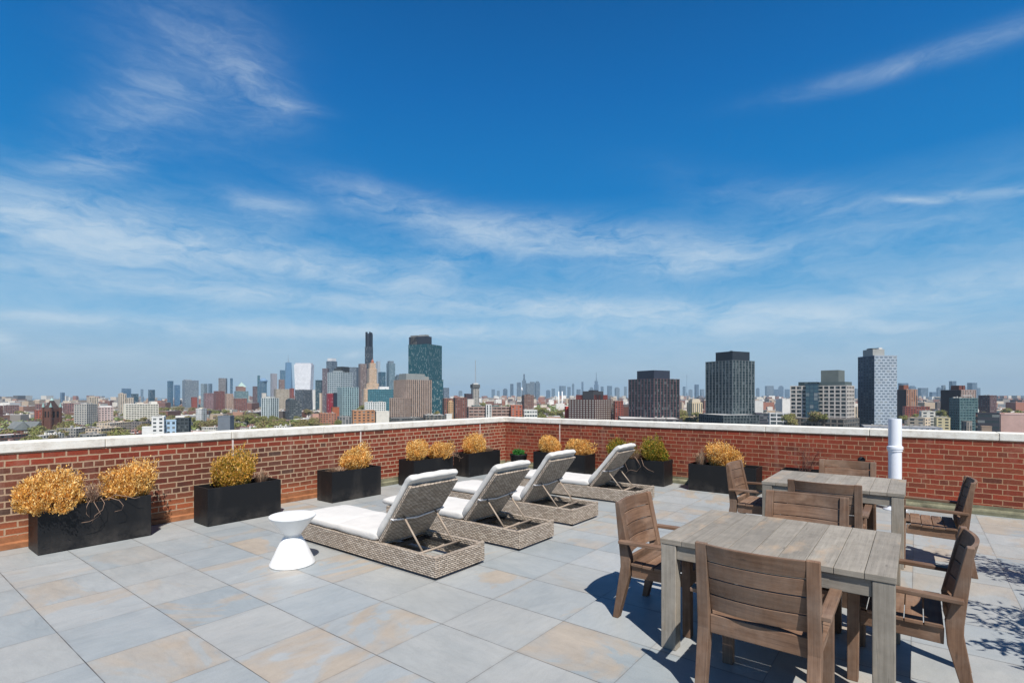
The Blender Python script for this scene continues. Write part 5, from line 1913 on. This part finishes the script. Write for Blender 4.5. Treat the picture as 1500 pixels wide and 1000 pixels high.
# ---- trees
def crown_mesh(seed, n=1500, col='crown'):
    rnd = random.Random(seed)
    m = MB()
    for _ in range(11):
        c = Vector((rnd.uniform(-.55, .55), rnd.uniform(-.55, .55), rnd.uniform(-.5, .42)))
        rad = rnd.uniform(.34, .56)
        for _ in range(n // 9):
            v = Vector((rnd.gauss(0, 1), rnd.gauss(0, 1), rnd.gauss(0, .85))).normalized()
            p = c + v * rad * rnd.uniform(.7, 1.08)
            a = Vector((rnd.uniform(-1, 1), rnd.uniform(-1, 1), rnd.uniform(-1, 1))).normalized()
            s = a.cross(v + Vector((.01, .02, .5))).normalized() * .055
            u = a * .055
            m.face([p - s - u, p + s - u * .4, p + s + u, p - s * .6 + u])
    return m


def trunk_mesh():
    m = MB()
    m.tube([(0, 0, -1.75), (.01, 0, -.9), (0, .02, -.2)], .06, 6, taper=.035)
    for a in (0.3, 2.2, 4.1, 5.4):
        m.tube([(0, 0, -.75), (math.cos(a) * .3, math.sin(a) * .3, -.2), (math.cos(a) * .5, math.sin(a) * .5, .15)], .028, 5, taper=.008)
    return m


protos = []
for s_ in range(5):
    e = empty('street_tree')
    o = crown_mesh(100 + s_).obj('crown', M['crown'], e)
    trunk_mesh().obj('trunk', M['bark'], e)
    protos.append(e)
tz = [  # (x, y of crown top, depth, radius m, how it looks)
    (8, 626, 560, 9), (22, 640, 500, 7), (58, 627, 560, 7), (66, 640, 480, 7), (84, 616, 640, 8), (90, 628, 580, 8), (40, 636, 500, 5), (52, 635, 495, 6), (102, 622, 620, 10), (112, 620, 640, 10), (122, 623, 600, 9), (124, 632, 540, 8), (146, 615, 650, 7), (150, 624, 600, 9), (160, 628, 560, 10), (172, 630, 540, 10), (182, 633, 520, 9), (185, 612, 760, 8), (196, 614, 740, 8), (208, 617, 640, 9),
    (213, 621, 620, 7), (188, 640, 500, 7), (176, 640, 500, 7), (286, 613, 680, 9), (298, 615, 660, 9), (310, 613, 690, 9), (236, 595, 1100, 12), (248, 594, 1150, 12), (262, 592, 1200, 12), (281, 594, 1150, 12), (291, 597, 1100, 10), (307, 597, 1100, 10), (316, 598, 1050, 10), (330, 597, 1050, 10), (349, 606, 800, 9), (358, 604, 850, 9), (365, 606, 800, 9), (374, 606, 780, 10), (384, 607, 760, 8), (439, 611, 700, 8),
    (448, 612, 690, 9), (458, 613, 680, 9), (468, 615, 660, 8), (478, 617, 640, 7), (452, 597, 1000, 9), (530, 592, 980, 9), (525, 596, 960, 8), (436, 615, 640, 8), (270, 616, 640, 6), (788, 594, 950, 9), (797, 595, 930, 9), (809, 600, 850, 8), (795, 604, 780, 7), (820, 598, 900, 9), (760, 592, 1200, 11), (1000, 598, 800, 9), (1003, 606, 700, 9), (1014, 607, 690, 8), (1020, 601, 850, 8), (1158, 603, 545, 6), (1152, 606, 540, 5), (1196, 600, 545, 8), (1206, 604, 540, 5), (1160, 610, 535, 6),
    (1385, 606, 640, 6), (1440, 602, 800, 8), (1475, 596, 1000, 10), (1492, 598, 950, 10), (1380, 598, 850, 8), (1399, 604, 700, 6), (1470, 603, 750, 7), (1487, 602, 780, 8), (1322, 606, 700, 6), (1362, 599, 850, 8), (1340, 604, 760, 6), (730, 592, 1100, 10), (708, 588, 1300, 11), (640, 600, 800, 6), (670, 610, 660, 6), (140, 640, 480, 6), (8, 604, 1000, 10), (30, 600, 1050, 10), (100, 606, 900, 9), (165, 600, 1100, 10),
    (240, 600, 1000, 9), (400, 607, 780, 7), (412, 611, 720, 7), (336, 606, 820, 8), (320, 604, 860, 8), (480, 604, 900, 7), (496, 613, 680, 6), (200, 604, 950, 9), (212, 608, 850, 9), (130, 612, 740, 8), (76, 634, 520, 6)]
rr = random.Random(8)
_n = 0
while _n < 120:
    d = 450 + 700 * rr.random() ** 1.1
    x = rr.uniform(-10, 1510) if rr.random() < .35 else rr.uniform(-10, 520)
    r_ = rr.uniform(7.5, 11)
    z = GZ + rr.uniform(15, 19)
    y = Y0 + F * (H - z) / d
    if y > coping_y(x) - 1 or any(a - 4 < x < c_ + 4 and d < hd + 12 and y < yb - 2 for (a, c_, yb, hd) in heroes):
        continue
    tz.append((x, y, d, r_))
    _n += 1
tl_ = {}
for i, (x, y, d, r_) in enumerate(tz):
    pr = protos[i % 5]
    c = pr if i < 5 else copy_tree(pr)
    P = ray(x, d)
    z = zat(y, d) - r_ * .85
    z = max(z, GZ + r_ * 1.2)
    c.location = (P.x, P.y, z)
    c.rotation_euler = (0, 0, rr.uniform(0, 6.28))
    c.scale = (r_, r_, r_ * .8 if z > GZ + r_ * 1.7 else r_ * .8)
    # trunk reaches the street
    for ch in c.children:
        if ch.name.startswith('trunk'):
            hgt = (z - GZ) / (r_ * .8)
            ch.scale = (1, 1, 1)
            ch.scale = (1, 1, max(.3, hgt / 1.75))
    lm = min(LM, key=lambda q: abs(q[0] - x))[1]
    sz = 'large' if r_ >= 10 else ('small' if r_ <= 6 else 'rounded')
    tl_.setdefault('%s spring tree %s' % (sz, lm), []).append((d, c))
for lb, lst in tl_.items():
    lst.sort(key=lambda q: q[0])
    for i, (d, c) in enumerate(lst):
        l2 = lb if len(lst) == 1 else '%s, %s of %d' % (lb, ['nearest', 'second nearest', 'third nearest', 'fourth nearest', 'fifth nearest', 'sixth nearest', 'seventh nearest', 'eighth nearest', 'ninth nearest', 'tenth nearest', 'eleventh nearest', 'twelfth nearest', 'thirteenth nearest', 'farthest'][min(i, 13)], len(lst))
        tag(c, l2, 'tree', 'spring trees between the city blocks')

# the far park and the green backyards beyond read as one wood
m = MB()
rnd = random.Random(17)


def clump(p, z, r_, n):
    for _ in range(n):
        v = Vector((rnd.gauss(0, 1), rnd.gauss(0, 1), abs(rnd.gauss(0, 1)))).normalized()
        q = Vector((p.x, p.y, z)) + Vector((v.x * r_, v.y * r_, v.z * r_ * .8)) * rnd.uniform(.7, 1.05)
        a = Vector((rnd.uniform(-1, 1), rnd.uniform(-1, 1), rnd.uniform(-1, 1))).normalized() * r_ * .2
        s = a.cross(v + Vector((.01, .02, .3))).normalized() * r_ * .2
        m.face([q - s - a, q + s - a * .4, q + s + a, q - s * .6 + a])


for _ in range(520):
    x, d = rnd.uniform(722, 908), rnd.uniform(1250, 2300)
    clump(ray(x, d), GZ + 7, rnd.uniform(7, 12), 60)
for _ in range(3400):
    x, d = rnd.uniform(-30, 1530), 640 + 2600 * rnd.random() ** 1.1
    r_ = rnd.uniform(5.5, 9.5)
    yy = Y0 + F * (H - GZ - 11) / d
    if yy > coping_y(x):
        continue
    bad = any(a - 3 < x < c_ + 3 and d < hd + 30 and yy < yb for (a, c_, yb, hd) in heroes)
    if bad:
        continue
    clump(ray(x, d), GZ + 7, r_, 44 if d < 1400 else 18)
tag(m.obj('woods', M['crown_far']), kind='stuff')

# ---- the air: one closed box of thin even haze
t = NT('haze')
pv = t.n('ShaderNodeVolumePrincipled', {'Color': (.56, .80, 1.0), 'Density': HAZE, 'Anisotropy': .0})
mo = t.n('ShaderNodeOutputMaterial')
t.t.links.new(pv.outputs[0], mo.inputs['Volume'])
b = MB()
b.box(-15500, 15500, -15500, 15500, GZ - 1.5, 364)
tag(b.obj('haze', t.id), kind='stuff')


# ------------------------------------------------------------------ sun, sky, clouds
SUN_EL, SUN_AZ = R(55.5), R(233)
sd = Vector((math.cos(SUN_AZ) * math.cos(SUN_EL), math.sin(SUN_AZ) * math.cos(SUN_EL), math.sin(SUN_EL)))
sl = bpy.data.lights.new('sun', 'SUN')
sl.energy = 4.8
sl.angle = R(.53)
sl.color = (1, .955, .89)
so = bpy.data.objects.new('sun', sl)
COL.objects.link(so)
so.rotation_euler = sd.to_track_quat('Z', 'Y').to_euler()
so.location = (0, 0, 30)

t = NT('World', True)
S.world = t.id
sky = t.n('ShaderNodeTexSky')
sky.sky_type = 'NISHITA'
sky.sun_disc = False
sky.sun_elevation = SUN_EL
# NISHITA measures rotation clockwise from +Y
sky.sun_rotation = (math.pi / 2 - SUN_AZ) % (2 * math.pi)
sky.altitude = 50
sky.air_density = 1.0
sky.dust_density = .6
sky.ozone_density = 2.2
gen = t.n('ShaderNodeTexCoord').outputs['Generated']
dn = t.vm('NORMALIZE', gen)
dx, dy, dz = t.sep(dn)
el = t.m('ARCSINE', dz)
az = t.m('ARCTAN2', dy, dx)
aev = t.comb(az, el, 1.0)


def pix_ae(x, y):
    va = math.atan((x - 750) / F)
    return A - va, math.atan((Y0 - y) / F * math.cos(va))


# soft streaks: (x, y, rx, ry, tilt deg, strength) -> each one a fixed patch of azimuth and elevation
blobs = [(190, 345, 230, 42, 9, .85), (60, 318, 130, 30, 12, .6), (255, 372, 150, 16, 4, .5), (300, 100, 120, 90, 40, .27), (190, 165, 90, 45, -20, .28), (430, 155, 40, 9, 12, .4),
         (380, 130, 60, 30, 40, .35), (145, 238, 85, 22, -6, .4), (500, 398, 110, 20, 8, .72), (640, 390, 60, 24, -25, .5), (565, 296, 110, 24, 14, .4), (395, 302, 60, 18, 10, .4),
         (870, 355, 230, 26, 5, .6), (1000, 388, 100, 16, -6, .6), (745, 345, 120, 22, 4, .5), (900, 455, 210, 17, 3, .95), (1190, 460, 90, 13, 6, .75), (640, 452, 400, 13, 3, .5),
         (540, 485, 360, 10, 0, .62), (60, 463, 130, 8, 3, .7), (1400, 425, 150, 24, -9, .7), (1350, 88, 210, 16, -17, .30), (1338, 293, 36, 5, 3, .8), (1440, 284, 130, 8, -5, .34), (1200, 300, 200, 30, 8, .18),
         (140, 522, 170, 12, 0, .30), (0, 497, 26, 12, 20, .8), (517, 520, 14, 4, -10, .75), (200, 418, 260, 14, 7, .4), (800, 490, 300, 10, 0, .4), (1250, 480, 260, 8, 0, .4)]
tot = None
for (x, y, rx, ry, tl, stg) in blobs:
    a0, e0 = pix_ae(x, y)
    h = 1.0
    ax_, ex_ = pix_ae(x + h, y)
    ay_, ey_ = pix_ae(x, y + h)
    J = [[ax_ - a0, ay_ - a0], [ex_ - e0, ey_ - e0]]      # d(az,el)/d(x,y)
    det = J[0][0] * J[1][1] - J[0][1] * J[1][0]
    I = [[J[1][1] / det, -J[0][1] / det], [-J[1][0] / det, J[0][0] / det]]
    c_, s_ = math.cos(R(tl)), math.sin(R(tl))
    U = [(c_ * I[0][0] + s_ * I[1][0]) / rx, (c_ * I[0][1] + s_ * I[1][1]) / rx]
    V = [(-s_ * I[0][0] + c_ * I[1][0]) / ry, (-s_ * I[0][1] + c_ * I[1][1]) / ry]
    u = t.vm('DOT_PRODUCT', aev, (U[0], U[1], -(U[0] * a0 + U[1] * e0)), 1)
    v = t.vm('DOT_PRODUCT', aev, (V[0], V[1], -(V[0] * a0 + V[1] * e0)), 1)
    r2 = t.m('ADD', t.m('MULTIPLY', u, u), t.m('MULTIPLY', v, v))
    g = t.m('MULTIPLY', t.m('EXPONENT', t.m('MULTIPLY', r2, -1.0)), stg)
    tot = g if tot is None else t.m('ADD', tot, g)
# wind-drawn fibres
warp = t.noise(t.map(aev, (6, 14, 1)), 1, 4, .55, 0, 1)
wv = t.vm('ADD', aev, t.vm('MULTIPLY', t.vm('SUBTRACT', warp, (.5, .5, .5)), (.16, .075, 0)))
f1 = t.noise(t.map(wv, (8, 34, 1), rot=(0, 0, .12)), 1, 10, .66, .3)
f2 = t.noise(t.map(wv, (26, 80, 1), rot=(0, 0, -.2), loc=(3, 7, 0)), 1, 8, .7, .4)
f3 = t.noise(t.map(wv, (5, 13, 1), loc=(9, 2, 0)), 1, 6, .6)
fib = t.m('ADD', t.m('MULTIPLY', f1, .45), t.m('ADD', t.m('MULTIPLY', f2, .25), t.m('MULTIPLY', f3, .40)))
cov = t.m('MULTIPLY', tot, t.ramp(fib, [(.43, .10), (.55, .55), (.68, 1.25)]))
veil = t.m('MULTIPLY', t.ramp(el, [(.02, .10), (.10, .34), (.24, .22), (.36, 0.0)]), t.ramp(fib, [(.45, .05), (.70, 1.0)]))
cov = t.m('ADD', cov, veil)
cov = t.m('MULTIPLY', t.m('SUBTRACT', 1.0, t.m('EXPONENT', t.m('MULTIPLY', cov, -1.15))), .95)
# the clear sky: the physical sky, pulled to the deep polarised blue of the day
EXS = 10 / 2 ** .3
def sk(c):
    return tuple(v * EXS / 10 for v in lin(c))
grade = t.ramp(el, [(0.0, sk((172, 188, 198))), (.05, sk((164, 192, 212))), (.13, sk((124, 182, 222))), (.24, sk((58, 150, 210))), (.36, sk((8, 122, 194))), (.52, sk((0, 104, 178))), (.68, sk((0, 86, 154))), (1.0, sk((0, 44, 96)))])
grade = t.vm('MULTIPLY', grade, (10, 10, 10))
hs = t.mix(.985, sky.outputs[0], grade)
ccol = t.vm('MULTIPLY', sk((208, 224, 236)), (10, 10, 10))
col = t.mix(cov, hs, ccol)
bg = t.n('ShaderNodeBackground', {'Color': col, 'Strength': .10})
wo = t.n('ShaderNodeOutputWorld')
t.t.links.new(bg.outputs[0], wo.inputs[0])
S.cycles.max_bounces = 6
S.cycles.volume_bounces = 0
S.cycles.transparent_max_bounces = 6
S.cycles.caustics_reflective = False
S.cycles.caustics_refractive = False
